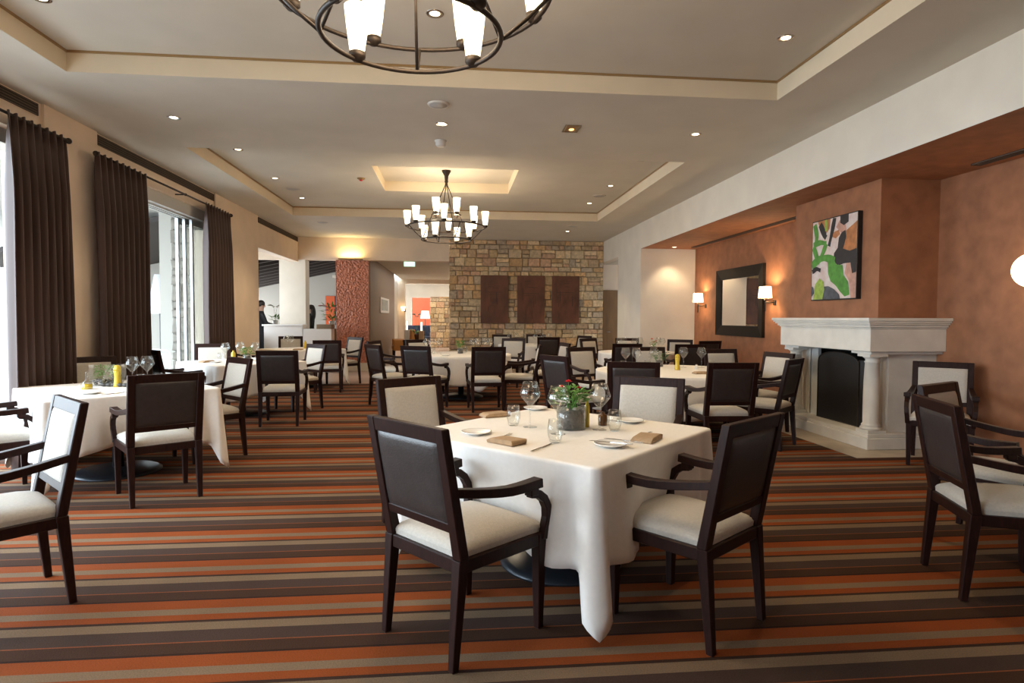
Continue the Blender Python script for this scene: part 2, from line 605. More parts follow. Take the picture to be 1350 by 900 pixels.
# stone wall
def stone_wall(name, x0, x1, z0, z1, yf, depth, side=None, seed=3, scale=1.0):
    rnd = random.Random(seed)
    b = MB()
    cols = []
    pal = [(0.62, 0.45, 0.25), (0.70, 0.53, 0.32), (0.54, 0.39, 0.24), (0.66, 0.43, 0.22), (0.50, 0.40, 0.29), (0.76, 0.60, 0.38), (0.60, 0.39, 0.25), (0.66, 0.52, 0.34)]
    def stone(a0, a1, c0, c1, axis):
        g = 0.007 * scale
        a0 += g; a1 -= g; c0 += g; c1 -= g
        dd = rnd.uniform(0.0, 0.035)
        j = lambda: rnd.uniform(-.008, .008) * scale
        ch = 0.012 * scale
        co = [(a0 + j(), c0 + j()), (a1 + j(), c0 + j()), (a1 + j(), c1 + j()), (a0 + j(), c1 + j())]
        ci = [(co[0][0] + ch, co[0][1] + ch), (co[1][0] - ch, co[1][1] + ch), (co[2][0] - ch, co[2][1] - ch), (co[3][0] + ch, co[3][1] - ch)]
        if axis == 'y':
            P = lambda a, c, d: (a, yf + depth - d, c)
        else:
            P = lambda a, c, d: (x0 + .05 - d, a, c)
        full = depth if axis == 'y' else .05
        vs = [P(a, c, 0) for a, c in co] + [P(a, c, full - .015 - dd * .5) for a, c in co] + [P(a, c, full - dd * .5) for a, c in ci]
        n0 = len(b.f)
        b.add(vs, [(0, 1, 5, 4), (1, 2, 6, 5), (2, 3, 7, 6), (3, 0, 4, 7), (4, 5, 9, 8), (5, 6, 10, 9), (6, 7, 11, 10), (7, 4, 8, 11), (8, 9, 10, 11)])
        c = rnd.choice(pal)
        k = rnd.uniform(0.80, 1.15)
        cols.extend([(c[0] * k, c[1] * k, c[2] * k, 1)] * (len(b.f) - n0))
    def field(a0, a1, axis):
        z = z0
        while z < z1 - 1e-3:
            h = rnd.choice((.11, .14, .17, .20)) * scale
            if z1 - z - h < .07:
                h = z1 - z
            a = a0
            while a < a1 - 1e-3:
                w = rnd.uniform(.12, .34) * scale
                if a1 - a - w < .08:
                    w = a1 - a
                if h > .15 * scale and rnd.random() < .35:
                    s = rnd.uniform(.4, .6) * h
                    stone(a, a + w, z, z + s, axis)
                    stone(a, a + w, z + s, z + h, axis)
                else:
                    stone(a, a + w, z, z + h, axis)
                a += w
            z += h
    field(x0, x1, 'y')
    if side:
        field(yf + .03, yf + side, 'x')
    n0 = len(b.f)
    b.box((x0 + .05, yf + depth, z0), (x1, yf + (side or .3), z1))
    cols.extend([(0.30, 0.23, 0.15, 1)] * (len(b.f) - n0))
    me = bpy.data.meshes.new(name)
    me.from_pydata(b.v, [], b.f)
    at = me.color_attributes.new('stone_colour', 'FLOAT_COLOR', 'CORNER')
    i = 0
    for p, c in zip(me.polygons, cols):
        for li in p.loop_indices:
            at.data[li].color = c
    bm = bmesh.new()
    bm.from_mesh(me)
    bmesh.ops.recalc_face_normals(bm, faces=bm.faces)
    bm.to_mesh(me)
    bm.free()
    me.materials.append(MATS['rubble'])
    o = bpy.data.objects.new(name, me)
    COL.objects.link(o)
    struct(o)
    return o
stone_wall('wall_far_stone', -0.13, 3.95, 0, CE, 15.85, .06, .5, 3, 1.12)

# beyond the far openings: bar on the left, foyer in the middle
struct(boxobj('ceiling_foyer', (-2.17, 16.2, 2.95), (0.4, 26.0, 3.05), 'ceiling'))
struct(boxobj('wall_foyer_taupe', (-2.30, 16.1, 0), (-2.17, 22.5, 2.96), 'taupe'))
b = MB()
b.box((-4.5, 25.5, 0), (-2.02, 25.7, 3.0)).box((-2.02, 25.5, 2.78), (0.4, 25.7, 3.0))
struct(b.build('wall_foyer_end', 'wallcream'))
struct(boxobj('wall_foyer_right', (0.3, 16.35, 0), (0.45, 31.0, 3.0), 'wallcream'))
b = MB()
b.box((-5, 30.5, 0), (-2.1, 30.7, 3.0)).box((-2.1, 30.5, 2.36), (.4, 30.7, 3.0))
struct(b.build('wall_lounge_end', 'bandwhite'))
struct(boxobj('wall_lounge_red', (-2.4, 32.0, 0), (-0.9, 32.2, 3.0), 'redwall'))
struct(boxobj('ceiling_lounge', (-5, 25.7, 3.0), (.45, 32.3, 3.1), 'ceiling'))
stone_wall('wall_lounge_stone', -1.1, 0.3, 0, 2.33, 28.0, .05, None, 9, 1.4)

# bar room
struct(boxobj('floor_bar', (-9.5, 12.55, -0.12), (-4.6, 16.2, 0.0), 'stonefloor'))
struct(boxobj('wall_bar_column', (-4.42, 15.95, 0), (-3.77, 16.35, 2.83), 'bandwhite', bevel=.004))
struct(boxobj('wall_bar_front', (-5.75, 12.55, 0), (-4.32, 12.69, 3.4), 'patiowall'))
struct(boxobj('wall_bar_partition', (-5.75, 12.69, 0), (-5.6, 17.0, 3.4), 'patiowall'))
struct(boxobj('wall_bar_return', (-9.5, 17.0, 0), (-5.6, 17.2, 3.4), 'patiowall'))
struct(boxobj('wall_bar_left', (-9.5, 17.2, 0), (-9.3, 26.8, 3.4), 'patiowall'))
b = MB()
zz = lambda x: 2.46 + (x + 9.3) * 0.22
b.hexa([(-9.3, 26.6, 0), (-2.5, 26.6, 0), (-2.5, 26.8, 0), (-9.3, 26.8, 0)], [(-9.3, 26.6, zz(-9.3)), (-2.5, 26.6, zz(-2.5)), (-2.5, 26.8, zz(-2.5)), (-9.3, 26.8, zz(-9.3))])
struct(b.build('wall_bar_end', 'patiowall'))
struct(boxobj('wall_bar_right', (-2.5, 16.2, 0), (-2.31, 26.6, 4.2), 'bandwhite'))
def bar_roof():
    b = MB()
    b.hexa([(-9.6, 12.6, zz(-9.6)), (-2.3, 12.6, zz(-2.3)), (-2.3, 26.9, zz(-2.3)), (-9.6, 26.9, zz(-9.6))], [(-9.6, 12.6, zz(-9.6) + .1), (-2.3, 12.6, zz(-2.3) + .1), (-2.3, 26.9, zz(-2.3) + .1), (-9.6, 26.9, zz(-9.6) + .1)])
    y = 17.6
    while y < 26.4:
        b.hexa([(-9.3, y, zz(-9.3) - .2), (-2.5, y, zz(-2.5) - .2), (-2.5, y + .12, zz(-2.5) - .2), (-9.3, y + .12, zz(-9.3) - .2)], [(-9.3, y, zz(-9.3)), (-2.5, y, zz(-2.5)), (-2.5, y + .12, zz(-2.5)), (-9.3, y + .12, zz(-9.3))])
        y += .8
    struct(b.build('ceiling_bar', 'rafter'))
bar_roof()
lamp('bar_daylight', 'AREA', (-9.1, 22.0, 1.4), 330, (0.88, 0.95, 1.0), (0, R(-90), 0), shape='RECTANGLE', size=1.8, size_y=8)
lamp('bar_fill_near', 'AREA', (-5.5, 14.6, 1.8), 48, (0.88, 0.95, 1.0), (0, R(-90), 0), shape='RECTANGLE', size=1.6, size_y=2.4)  # added fill for counter and column; the partition has no window
lamp('foyer_light', 'AREA', (-0.9, 20.5, 2.92), 30, (1.0, .90, .78), (0, 0, 0), shape='RECTANGLE', size=1.6, size_y=6)
lamp('lounge_light', 'AREA', (-1.2, 27.0, 2.97), 20, (1.0, .88, .72), (0, 0, 0), shape='RECTANGLE', size=2.4, size_y=2.0)
lamp('lounge_light_far', 'AREA', (-1.5, 31.3, 2.97), 5, (1.0, .85, .7), (0, 0, 0), shape='RECTANGLE', size=1.0, size_y=.8)

# outside: terrace
struct(boxobj('ground_terrace', (-16, -14, -0.14), (-4.6, 17.0, -0.121), 'patio'))
struct(boxobj('ground_garden', (-16, -30, -0.3), (16, -5.2, -0.14), 'patio'))
struct(boxobj('wall_terrace', (-16, 17.0, 0), (-9.5, 17.2, 2.6), 'patiowall'))
struct(boxobj('ceiling_terrace_shade', (-11.0, 8.6, 3.42), (-4.32, 17.2, 3.6), 'patiowall'))  # terrace soffit, extended past its visible part to shade column and back wall
# ================================================================== CHAIR
def make_chair():
    root = empty('dining_armchair')
    # seat cushion, domed
    b = MB()
    N = 10
    vs, fs = [], []
    def seat_pt(u, v):
        w = 0.222 + 0.018 * (v + 1) / 2
        k = max(0.0, (1 - abs(u) ** 4)) ** .5 * max(0.0, (1 - abs(v) ** 4)) ** .5
        return (u * w, 0.012 + v * 0.243, 0.452 + 0.050 * k)
    for j in range(N + 1):
        for i in range(N + 1):
            u = math.sin((i / N - .5) * PI)
            v = math.sin((j / N - .5) * PI)
            vs.append(seat_pt(u, v))
    for j in range(N):
        for i in range(N):
            a = j * (N + 1) + i
            fs.append((a, a + 1, a + N + 2, a + N + 1))
    b.add(vs, fs, 0, True)
    n0 = len(vs)
    rim = [i for i in range(N + 1)] + [j * (N + 1) + N for j in range(1, N + 1)] + [N * (N + 1) + i for i in range(N - 1, -1, -1)] + [j * (N + 1) for j in range(N - 1, 0, -1)]
    low = [(vs[i][0] * .98, vs[i][1] * .98, 0.418) for i in rim]
    base = [vs[i] for i in rim]
    m = len(rim)
    b.add(base + low, [(k, (k + 1) % m, m + (k + 1) % m, m + k) for k in range(m)] + [tuple(m + k for k in range(m))], 0, False)
    b.build('seat', 'cream', root)
    # apron
    b = MB()
    b.box((-.20, -.245, .375), (.20, -.205, .43)).box((-.215, .215, .375), (.215, .255, .43))
    for s in (-1, 1):
        b.hexa([(s * .205, -.21, .375), (s * .24, -.21, .375), (s * .255, .22, .375), (s * .22, .22, .375)], [(s * .205, -.21, .43), (s * .24, -.21, .43), (s * .255, .22, .43), (s * .22, .22, .43)])
    b.build('seat_frame', 'wood', root, .004)
    for s in (-1, 1):
        MB().taper((s * .222, -.262, 0), (.016, .016), (s * .222, -.225, .43), (.025, .025)).build('leg', 'wood', root, .003)
        MB().taper((s * .234, .225, 0), (.016, .016), (s * .234, .225, .43), (.026, .026)).build('leg', 'wood', root, .003)
    # back frame
    b = MB()
    yb = lambda z: -.222 - .100 * max(0, (z - .42)) / .53
    for s in (-1, 1):
        b.hexa([(s * .222 - .026, yb(.43) - .022, .43), (s * .222 + .026, yb(.43) - .022, .43), (s * .222 + .026, yb(.43) + .024, .43), (s * .222 - .026, yb(.43) + .024, .43)],
               [(s * .225 - .024, yb(.955) - .019, .955), (s * .225 + .024, yb(.955) - .019, .955), (s * .225 + .024, yb(.955) + .019, .955), (s * .225 - .024, yb(.955) + .019, .955)])
    def rail(z0, z1):
        b.hexa([(-.205, yb(z0) - .017, z0), (.205, yb(z0) - .017, z0), (.205, yb(z0) + .017, z0), (-.205, yb(z0) + .017, z0)],
               [(-.205, yb(z1) - .017, z1), (.205, yb(z1) - .017, z1), (.205, yb(z1) + .017, z1), (-.205, yb(z1) + .017, z1)])
    rail(.895, .955)
    rail(.535, .575)
    b.build('back_frame', 'wood', root, .004)
    # padded panels: fabric towards the sitter, leather behind
    for nm, mt, sgn in (('back_cushion', 'cream', 1), ('back_panel', 'leather', -1)):
        p = MB()
        vs, fs = [], []
        for j in range(N + 1):
            for i in range(N + 1):
                u = math.sin((i / N - .5) * PI)
                v = math.sin((j / N - .5) * PI)
                z = .735 + v * .166
                k = max(0.0, (1 - u ** 10)) ** .5 * max(0.0, (1 - v ** 10)) ** .5
                vs.append((u * .205, yb(z) + sgn * (.006 + .013 * k + (.008 if sgn > 0 else 0) * k), z))
        for j in range(N):
            for i in range(N):
                a = j * (N + 1) + i
                fs.append((a, a + 1, a + N + 2, a + N + 1))
        p.add(vs, fs, 0, True)
        rb = [vs[i] for i in rim]
        inn = [(q[0], yb(q[2]), q[2]) for q in rb]
        p.add(rb + inn, [(k, (k + 1) % m, m + (k + 1) % m, m + k) for k in range(m)] + [tuple(m + k for k in range(m))], 0, False)
        p.build(nm, mt, root)
    # arms
    for s in (-1, 1):
        b = MB()
        pts, secs = [], []
        for k in range(9):
            t = k / 8
            y = -.262 + t * .455
            z = .700 - .050 * math.sin(min(1, t * 1.15) * PI / 2) + .012 * max(0, t - .6) / .4
            pts.append((s * (.228 + .032 * t), y, z))
            secs.append((.040 + .014 * t, .034 + .006 * t))
        b.sweep(pts, secs, (1, 0, 0))
        b.box((s * .258 - .022, .125, .612), (s * .258 + .022, .175, .642))
        pts = [(s * .258, .135, .622), (s * .259, .185, .612), (s * .26, .222, .585), (s * .259, .245, .545), (s * .256, .252, .50), (s * .251, .246, .455), (s * .248, .235, .40)]
        b.sweep(pts, (.036, .036), (1, 0, 0))
        b.build('armrest', 'wood', root, .003)
    return root
chair_proto = make_chair()
tag(chair_proto, 'dark wood armchair', 'chair')
CG = 'dining armchairs'
DW = 'dark wood armchair '
chairs = [
 ((0.05, 2.65), 311, 'nearest armchair, seen from behind left of the front table\'s hanging cloth corner'),
 ((1.065, 2.68), 37, 'armchair at the right near side of the front table, leather back towards us'),
 ((-0.13, 3.98), 214, 'beige backed armchair at the far left side of the front table'),
 ((1.21, 3.90), 149, 'armchair at the far right side of the front table showing its pale fabric back'),
 ((-2.16, 3.02), 134, 'armchair cut by the left edge of the photo, its pale back facing away left'),
 ((-2.26, 4.865), 36, 'leather backed armchair at the near side of the table by the first curtain'),
 ((-3.52, 6.32), 220, 'armchair in front of the pier between the curtains, behind the herb box table'),
 ((-3.56, 8.2), 317, 'dark armchair in silhouette against the bright open window'),
 ((-2.40, 6.17), 134, 'pale backed armchair at the right corner of the herb box table'),
 ((-2.20, 8.05), 4, 'leather backed armchair at the near side of the second window table'),
 ((-3.62, 9.45), 196, 'armchair with pale back in front of the farther curtain, behind the second window table'),
 ((-2.32, 9.30), 135, 'armchair with bluish pale back at the right of the second window table'),
 ((-2.32, 11.5), 8, 'leather backed armchair at the near side of the table before the bar counter'),
 ((-2.28, 12.75), 136, 'armchair standing in front of the dimpled red panel'),
 ((-3.45, 13.2), 192, 'brown looking armchair against the white bar counter'),
 ((-3.80, 11.5), 312, 'dark armchair by the second pier, beyond the second window table'),
 ((-0.98, 9.62), 304, 'leather backed armchair at the left end of the middle round table'),
 ((-0.42, 9.25), 333, 'grey leather backed armchair at the near left of the middle round table'),
 ((0.47, 9.02), 5, 'dark square backed armchair at the near side of the middle round table'),
 ((1.02, 9.42), 84, 'armchair seen edge on at the right of the middle round table'),
 ((1.39, 6.83), 298, 'grey leather backed armchair left of the large round table, just behind the red flowers'),
 ((1.10, 12.1), 158, 'pale backed armchair facing us behind the middle round table, right of its plant'),
 ((2.10, 13.5), 354, 'dark leather backed armchair below the middle wood panel on the stone wall'),
 ((2.95, 12.1), 215, 'beige backed armchair facing right in front of the right end of the stone wall'),
 ((1.95, 8.30), 205, 'beige backed armchair at the far left of the large round table'),
 ((1.80, 5.97), 344, 'leather backed armchair at the near left side of the large round table'),
 ((2.66, 5.86), 358, 'dark leather backed armchair at the near right side of the large round table'),
 ((3.36, 6.30), 42, 'leather backed armchair at the right of the large round table, next to the hearth'),
 ((3.72, 7.12), 104, 'pale backed armchair between the large round table and the left end of the fireplace'),
 ((3.70, 7.76), 186, 'pale backed armchair at the far right of the large round table, below the mirror'),
 ((2.84, 8.35), 180, 'beige backed armchair at the large round table, behind the pine sprig'),
 ((4.74, 11.35), 14, 'dark armchair alone against the terracotta wall below the left part of the mirror'),
 ((3.88, 9.87), 352, 'dark leather backed armchair at the near right of the farther round table'),
 ((2.87, 10.12), 357, 'dark leather backed armchair at the near left of the farther round table'),
 ((3.62, 12.3), 172, 'armchair at the far side of the farther round table, before the white pier'),
 ((4.35, 11.5), 150, 'armchair at the far right of the farther round table before the pier'),
 ((2.80, 2.82), 251, 'grey leather backed armchair at the right edge of the photo'),
 ((3.31, 3.40), 207, 'armchair with orange lit fabric back, behind the grey leather backed one on the right'),
 ((4.60, 5.32), 138, 'greyish armchair standing against the right side of the white fireplace'),
 ((2.82, 14.1), 118, 'armchair turned side on at the right of the table by the stone wall'),
 ((-1.12, 10.85), 250, 'armchair in front of the taupe partition, left of the middle round table'),
 ((-0.52, 11.3), 212, 'beige backed armchair at the far left of the middle round table'),
 ((1.18, 14.95), 176, 'left of the two armchairs with backs close to the stone wall'),
 ((2.05, 15.15), 172, 'right of the two armchairs with backs close to the stone wall'),
 ((1.55, 10.05), 98, 'armchair turned side on behind the grey leather back, its pale back a thin strip'),
 ((-3.50, 4.93), 311, 'armchair cut by the left edge, its armrests reaching to the herb box table'),
]
for (x, y), a, lab in chairs:
    place(chair_proto, (x, y, 0), R(a), lab, 'chair', CG)

# ================================================================== TABLES
def table_square(cx, cy, rz, label, S=1.29):
    t = empty('dining_table', (cx, cy, 0), rz)
    tag(t, label, 'table', 'dining tables')
    MB().box((-S / 2 + .02, -S / 2 + .02, .705), (S / 2 - .02, S / 2 - .02, .735)).build('tabletop', 'tanwood', t, .004)
    MB().lathe([(0, .705), (.045, .705), (.045, .05), (0, .05)], seg=16).build('column', 'basemetal', t)
    MB().lathe([(0, .05), (.06, .05), (.30, .03), (.34, .012), (.34, 0), (0, 0)], seg=36).build('base', 'basemetal', t)
    return t
def table_round(cx, cy, r, label):
    t = empty('dining_table', (cx, cy, 0), 0)
    tag(t, label, 'table', 'dining tables')
    MB().lathe([(0, .705), (r - .02, .705), (r - .01, .735), (0, .735)], seg=40).build('tabletop', 'tanwood', t)
    MB().lathe([(0, .705), (.05, .705), (.05, .05), (0, .05)], seg=16).build('column', 'basemetal', t)
    MB().lathe([(0, .05), (.06, .05), (.34, .03), (.38, .012), (.38, 0), (0, 0)], seg=36).build('base', 'basemetal', t)
    return t
def cloth_square(cx, cy, rz, label, S=1.29, drop=.45, tip=.71, seed=1):
    rnd = random.Random(seed)
    h = S / 2
    rc = .03
    ph = [rnd.uniform(0, 6.28) for _ in range(8)]
    per = []          # (x, y, nx, ny, dist to corner, side)
    for side in range(4):
        a = side * PI / 2
        ca, sa = math.cos(a), math.sin(a)
        us = []
        u = -h + rc
        n = 44
        for k in range(n + 1):
            t = k / n
            t = .5 - .5 * math.cos(t * PI)
            us.append(-h + rc + t * (S - 2 * rc))
        for u in us[:-1] if False else us:
            x, y = u, -h
            per.append((ca * x - sa * y, sa * x + ca * y, sa, -ca, h - rc - abs(u) + .0236, side, u))
        for k in range(1, 6):
            b_ = -PI / 2 + k / 6 * PI / 2
            x, y = h - rc + rc * math.cos(b_), -h + rc + rc * math.sin(b_)
            nx, ny = math.cos(b_), math.sin(b_)
            per.append((ca * x - sa * y, sa * x + ca * y, ca * nx - sa * ny, sa * nx + ca * ny, abs(b_ + PI / 4) * rc, side, h))
    n = len(per)
    T = 16
    vs, fs = [], []
    zt = .744
    # top: centre fan in rings
    rings = [0.35, 0.75, 0.97, 0.993]
    vs.append((0, 0, zt))
    for rr in rings:
        for q in per:
            vs.append((q[0] * rr, q[1] * rr, zt))
    for i in range(n):
        fs.append((0, 1 + i, 1 + (i + 1) % n))
    for k in range(len(rings) - 1):
        for i in range(n):
            j = (i + 1) % n
            fs.append((1 + k * n + i, 1 + (k + 1) * n + i, 1 + (k + 1) * n + j, 1 + k * n + j))
    prev = 1 + (len(rings) - 1) * n
    for t_ in range(T + 1):
        t = (t_ / T) ** 1.6
        cur = len(vs)
        for q in per:
            c = q[4]
            L = drop - .04 + (tip - drop - .04) * max(0.0, 1 - c / .085) + .08 * max(0.0, 1 - c / .5) + .02 * math.sin(q[6] * 3 + ph[q[5]]) * min(1, c / .2)
            out = .010 + t * (.010 + .055 * math.exp(-(c / .05) ** 2) - .05 * math.exp(-((c - .12) / .045) ** 2) + .03 * math.exp(-((c - .22) / .06) ** 2))
            mid = max(0.0, min(1.0, (c - .34) / .12))
            out += -mid * t * .075 + mid * t * .012 * math.sin(q[6] * 17 + ph[4 + q[5]])
            zz_ = zt - .004 - L * t if t_ else zt - .003
            e = out if t_ else .006
            vs.append((q[0] + q[2] * e, q[1] + q[3] * e, zz_))
        for i in range(n):
            j = (i + 1) % n
            fs.append((prev + i, cur + i, cur + j, prev + j))
        prev = cur
    o = MB().add(vs, fs, 0, True).build('tablecloth', 'linen', None, loc=(cx, cy, 0))
    o.rotation_euler = (0, 0, rz)
    md = o.modifiers.new('thickness', 'SOLIDIFY')
    md.thickness = .002
    tag(o, label, 'tablecloth', 'white tablecloths')
    return o
def cloth_round(cx, cy, r, label, seed=1, folds=9, drop=.46):
    rnd = random.Random(seed)
    ph = [rnd.uniform(0, 6.28) for _ in range(4)]
    n = 144
    vs, fs = [(0, 0, .744)], []
    zt = .744
    prof = [.4, .8, .985]
    for rr in prof:
        for i in range(n):
            a = 2 * PI * i / n
            vs.append((r * rr * math.cos(a), r * rr * math.sin(a), zt))
    for i in range(n):
        fs.append((0, 1 + i, 1 + (i + 1) % n))
    for k in range(2):
        for i in range(n):
            j = (i + 1) % n
            fs.append((1 + k * n + i, 1 + (k + 1) * n + i, 1 + (k + 1) * n + j, 1 + k * n + j))
    prev = 1 + 2 * n
    T = 12
    for t_ in range(T + 1):
        t = t_ / T
        cur = len(vs)
        for i in range(n):
            a = 2 * PI * i / n
            w = math.sin(folds * a + ph[0]) + .45 * math.sin((folds + 4) * a + ph[1])
            corner = max(0.0, math.cos(4 * a + ph[2])) ** 6
            e = .008 + t * (.0 + .038 * w * min(1, t * 1.6) + .03 * corner)
            L = drop + .10 * corner
            vs.append(((r + e) * math.cos(a), (r + e) * math.sin(a), zt - .004 - L * t if t_ else zt - .003))
        for i in range(n):
            j = (i + 1) % n
            fs.append((prev + i, cur + i, cur + j, prev + j))
        prev = cur
    o = MB().add(vs, fs, 0, True).build('tablecloth', 'linen', None, loc=(cx, cy, 0))
    md = o.modifiers.new('thickness', 'SOLIDIFY')
    md.thickness = .002
    tag(o, label, 'tablecloth', 'white tablecloths')
    return o
T1, T2, T3, T4 = (.60, 3.345), (-2.95, 5.62), (-2.98, 8.87), (-2.98, 12.35)
T5, T6, T7, T8, T9 = (.12, 10.55), (2.65, 7.15), (3.45, 11.2), (1.75, 14.3), (3.78, 2.46)
names = {'T1': 'front table', 'T2': 'herb box table by the first curtain', 'T3': 'second window table', 'T4': 'table before the bar counter', 'T5': 'middle round table', 'T6': 'large round table before the fireplace', 'T7': 'farther round table below the mirror', 'T8': 'table by the stone wall', 'T9': 'table cut by the right edge'}
for k, p, rz, sd, S in (('T1', T1, 45, 1, 1.23), ('T2', T2, 41, 2, 1.27), ('T3', T3, 45, 3, 1.25), ('T4', T4, 45, 4, 1.18)):
    table_square(p[0], p[1], R(rz), 'pedestal table under the cloth of the ' + names[k], S)
    cloth_square(p[0], p[1], R(rz), 'white square tablecloth hanging in pointed corners on the ' + names[k], S, seed=sd)
for k, p, r, sd in (('T5', T5, .86, 5), ('T6', T6, .92, 6), ('T7', T7, .72, 7), ('T8', T8, .70, 8), ('T9', T9, .80, 9)):
    table_round(p[0], p[1], r, 'round pedestal table under the cloth of the ' + names[k])
    cloth_round(p[0], p[1], r, 'white tablecloth draped in folds over the ' + names[k], sd)
# ================================================================== FIREPLACE
def fireplace():
    t = empty('fireplace', (4.72, 6.78, 0))
    tag(t, 'white limestone fireplace with columns under a projecting terracotta chimney breast', 'fireplace')
    ox, oy = 4.72, 6.78
    def P(b, name, m, bev=0.0):
        b.v = [(x - ox, y - oy, z) for x, y, z in b.v]
        return b.build(name, m, t, bev)
    P(MB().box((3.97, 5.60, 0), (5.15, 7.96, .004)), 'hearth_slab', 'hearthstone')
    b = MB().box((4.30, 5.92, .004), (5.15, 7.64, .125)).box((4.32, 5.94, .125), (5.15, 7.62, .165))
    P(b, 'plinth', 'limestone', .006)
    # lintel and stepped cornice
    b = MB().box((4.30, 5.91, 1.035), (5.15, 7.65, 1.275))
    for k, (dx, z0, z1) in enumerate(((.012, 1.275, 1.29), (.03, 1.29, 1.315), (.052, 1.315, 1.335), (.07, 1.335, 1.355), (.085, 1.355, 1.388))):
        b.box((4.30 - dx, 5.91 - dx, z0), (5.15, 7.65 + dx, z1))
    P(b, 'mantelpiece', 'limestone', .004)
    # corbel steps under the lintel
    b = MB().box((4.34, 5.95, 1.005), (5.15, 6.27, 1.035)).box((4.34, 7.29, 1.005), (5.15, 7.61, 1.035))
    P(b, 'corbel', 'limestone', .004)
    # side cheeks
    for y0, y1 in ((6.03, 6.20), (7.36, 7.60)):
        b = MB().box((4.60, y0, .165), (5.15, y1, 1.005)).box((4.56, y0 + .03 if y0 < 7 else y0, .165), (4.60, y1, 1.005))
        P(b, 'pilaster', 'limestone', .004)
    for cy in (6.055, 7.505):
        c = (4.435, cy, 0)
        b = MB()
        b.box((4.335, cy - .10, .165), (4.535, cy + .10, .20))
        b.lathe([(0, .2), (.100, .20), (.106, .213), (.10, .228), (.088, .235), (.094, .246), (.088, .257), (.078, .27), (.080, .45), (.078, .70), (.069, .91), (.076, .915), (.076, .926), (.068, .930), (.068, .952), (.078, .962), (.092, .972), (.092, .978), (0, .978)], c, 32)
        b.box((4.335, cy - .10, .978), (4.535, cy + .10, 1.005))
        P(b, 'column', 'limestone')
    # firebox
    b = MB().box((4.56, 6.18, .165), (4.60, 6.33, 1.02)).box((4.56, 7.22, .165), (4.60, 7.38, 1.02))
    P(b, 'jamb', 'greypaint')
    b = MB().box((4.60, 6.20, .165), (5.13, 6.24, 1.035)).box((4.60, 7.32, .165), (5.13, 7.36, 1.035)).box((5.09, 6.24, .165), (5.13, 7.32, 1.035)).box((4.60, 6.2, 1.0), (5.13, 7.36, 1.03)).box((4.6, 6.2, .16), (5.13, 7.36, .18))
    P(b, 'firebox', 'sootshade')
fireplace()
def firescreen():
    t = empty('fire_screen', (4.52, 6.68, .165))
    tag(t, 'black mesh fire screen with an arched top standing in the fireplace opening', 'fire screen')
    def panel(y0, y1, arch, x0, x1):
        n = 14
        out = [(y0, 0), (y1, 0)]
        top = .80
        if arch:
            for k in range(n + 1):
                a = k / n * PI
                out.append(((y0 + y1) / 2 + (y1 - y0) / 2 * math.cos(a), top - .12 + .14 * math.sin(a) ** .7))
        else:
            out += [(y1, top - .05), (y0, top - .05)]
        f = lambda y: x0 + (x1 - x0) * (y - y0) / (y1 - y0)
        return out, f
    for nm, (y0, y1, ar, xa, xb) in (('centre_panel', (-.30, .46, True, 0, 0)), ('side_panel', (-.50, -.305, False, .05, 0.0))):
        out, f = panel(y0, y1, ar, xa, xb)
        b = MB()
        m = len(out)
        vs = [(f(y) - .004, y, z) for y, z in out] + [(f(y) + .006, y, z) for y, z in out]
        b.add(vs, [tuple(range(m)), tuple(reversed(range(m, 2 * m)))] + [(k, m + k, m + (k + 1) % m, (k + 1) % m) for k in range(m)])
        p = b.build(nm, 'black', t)
        fr = MB().tube([(f(y) - .006, y, z) for y, z in out], .009, 6, closed=True)
        fr.build('rim', 'iron', p)
firescreen()

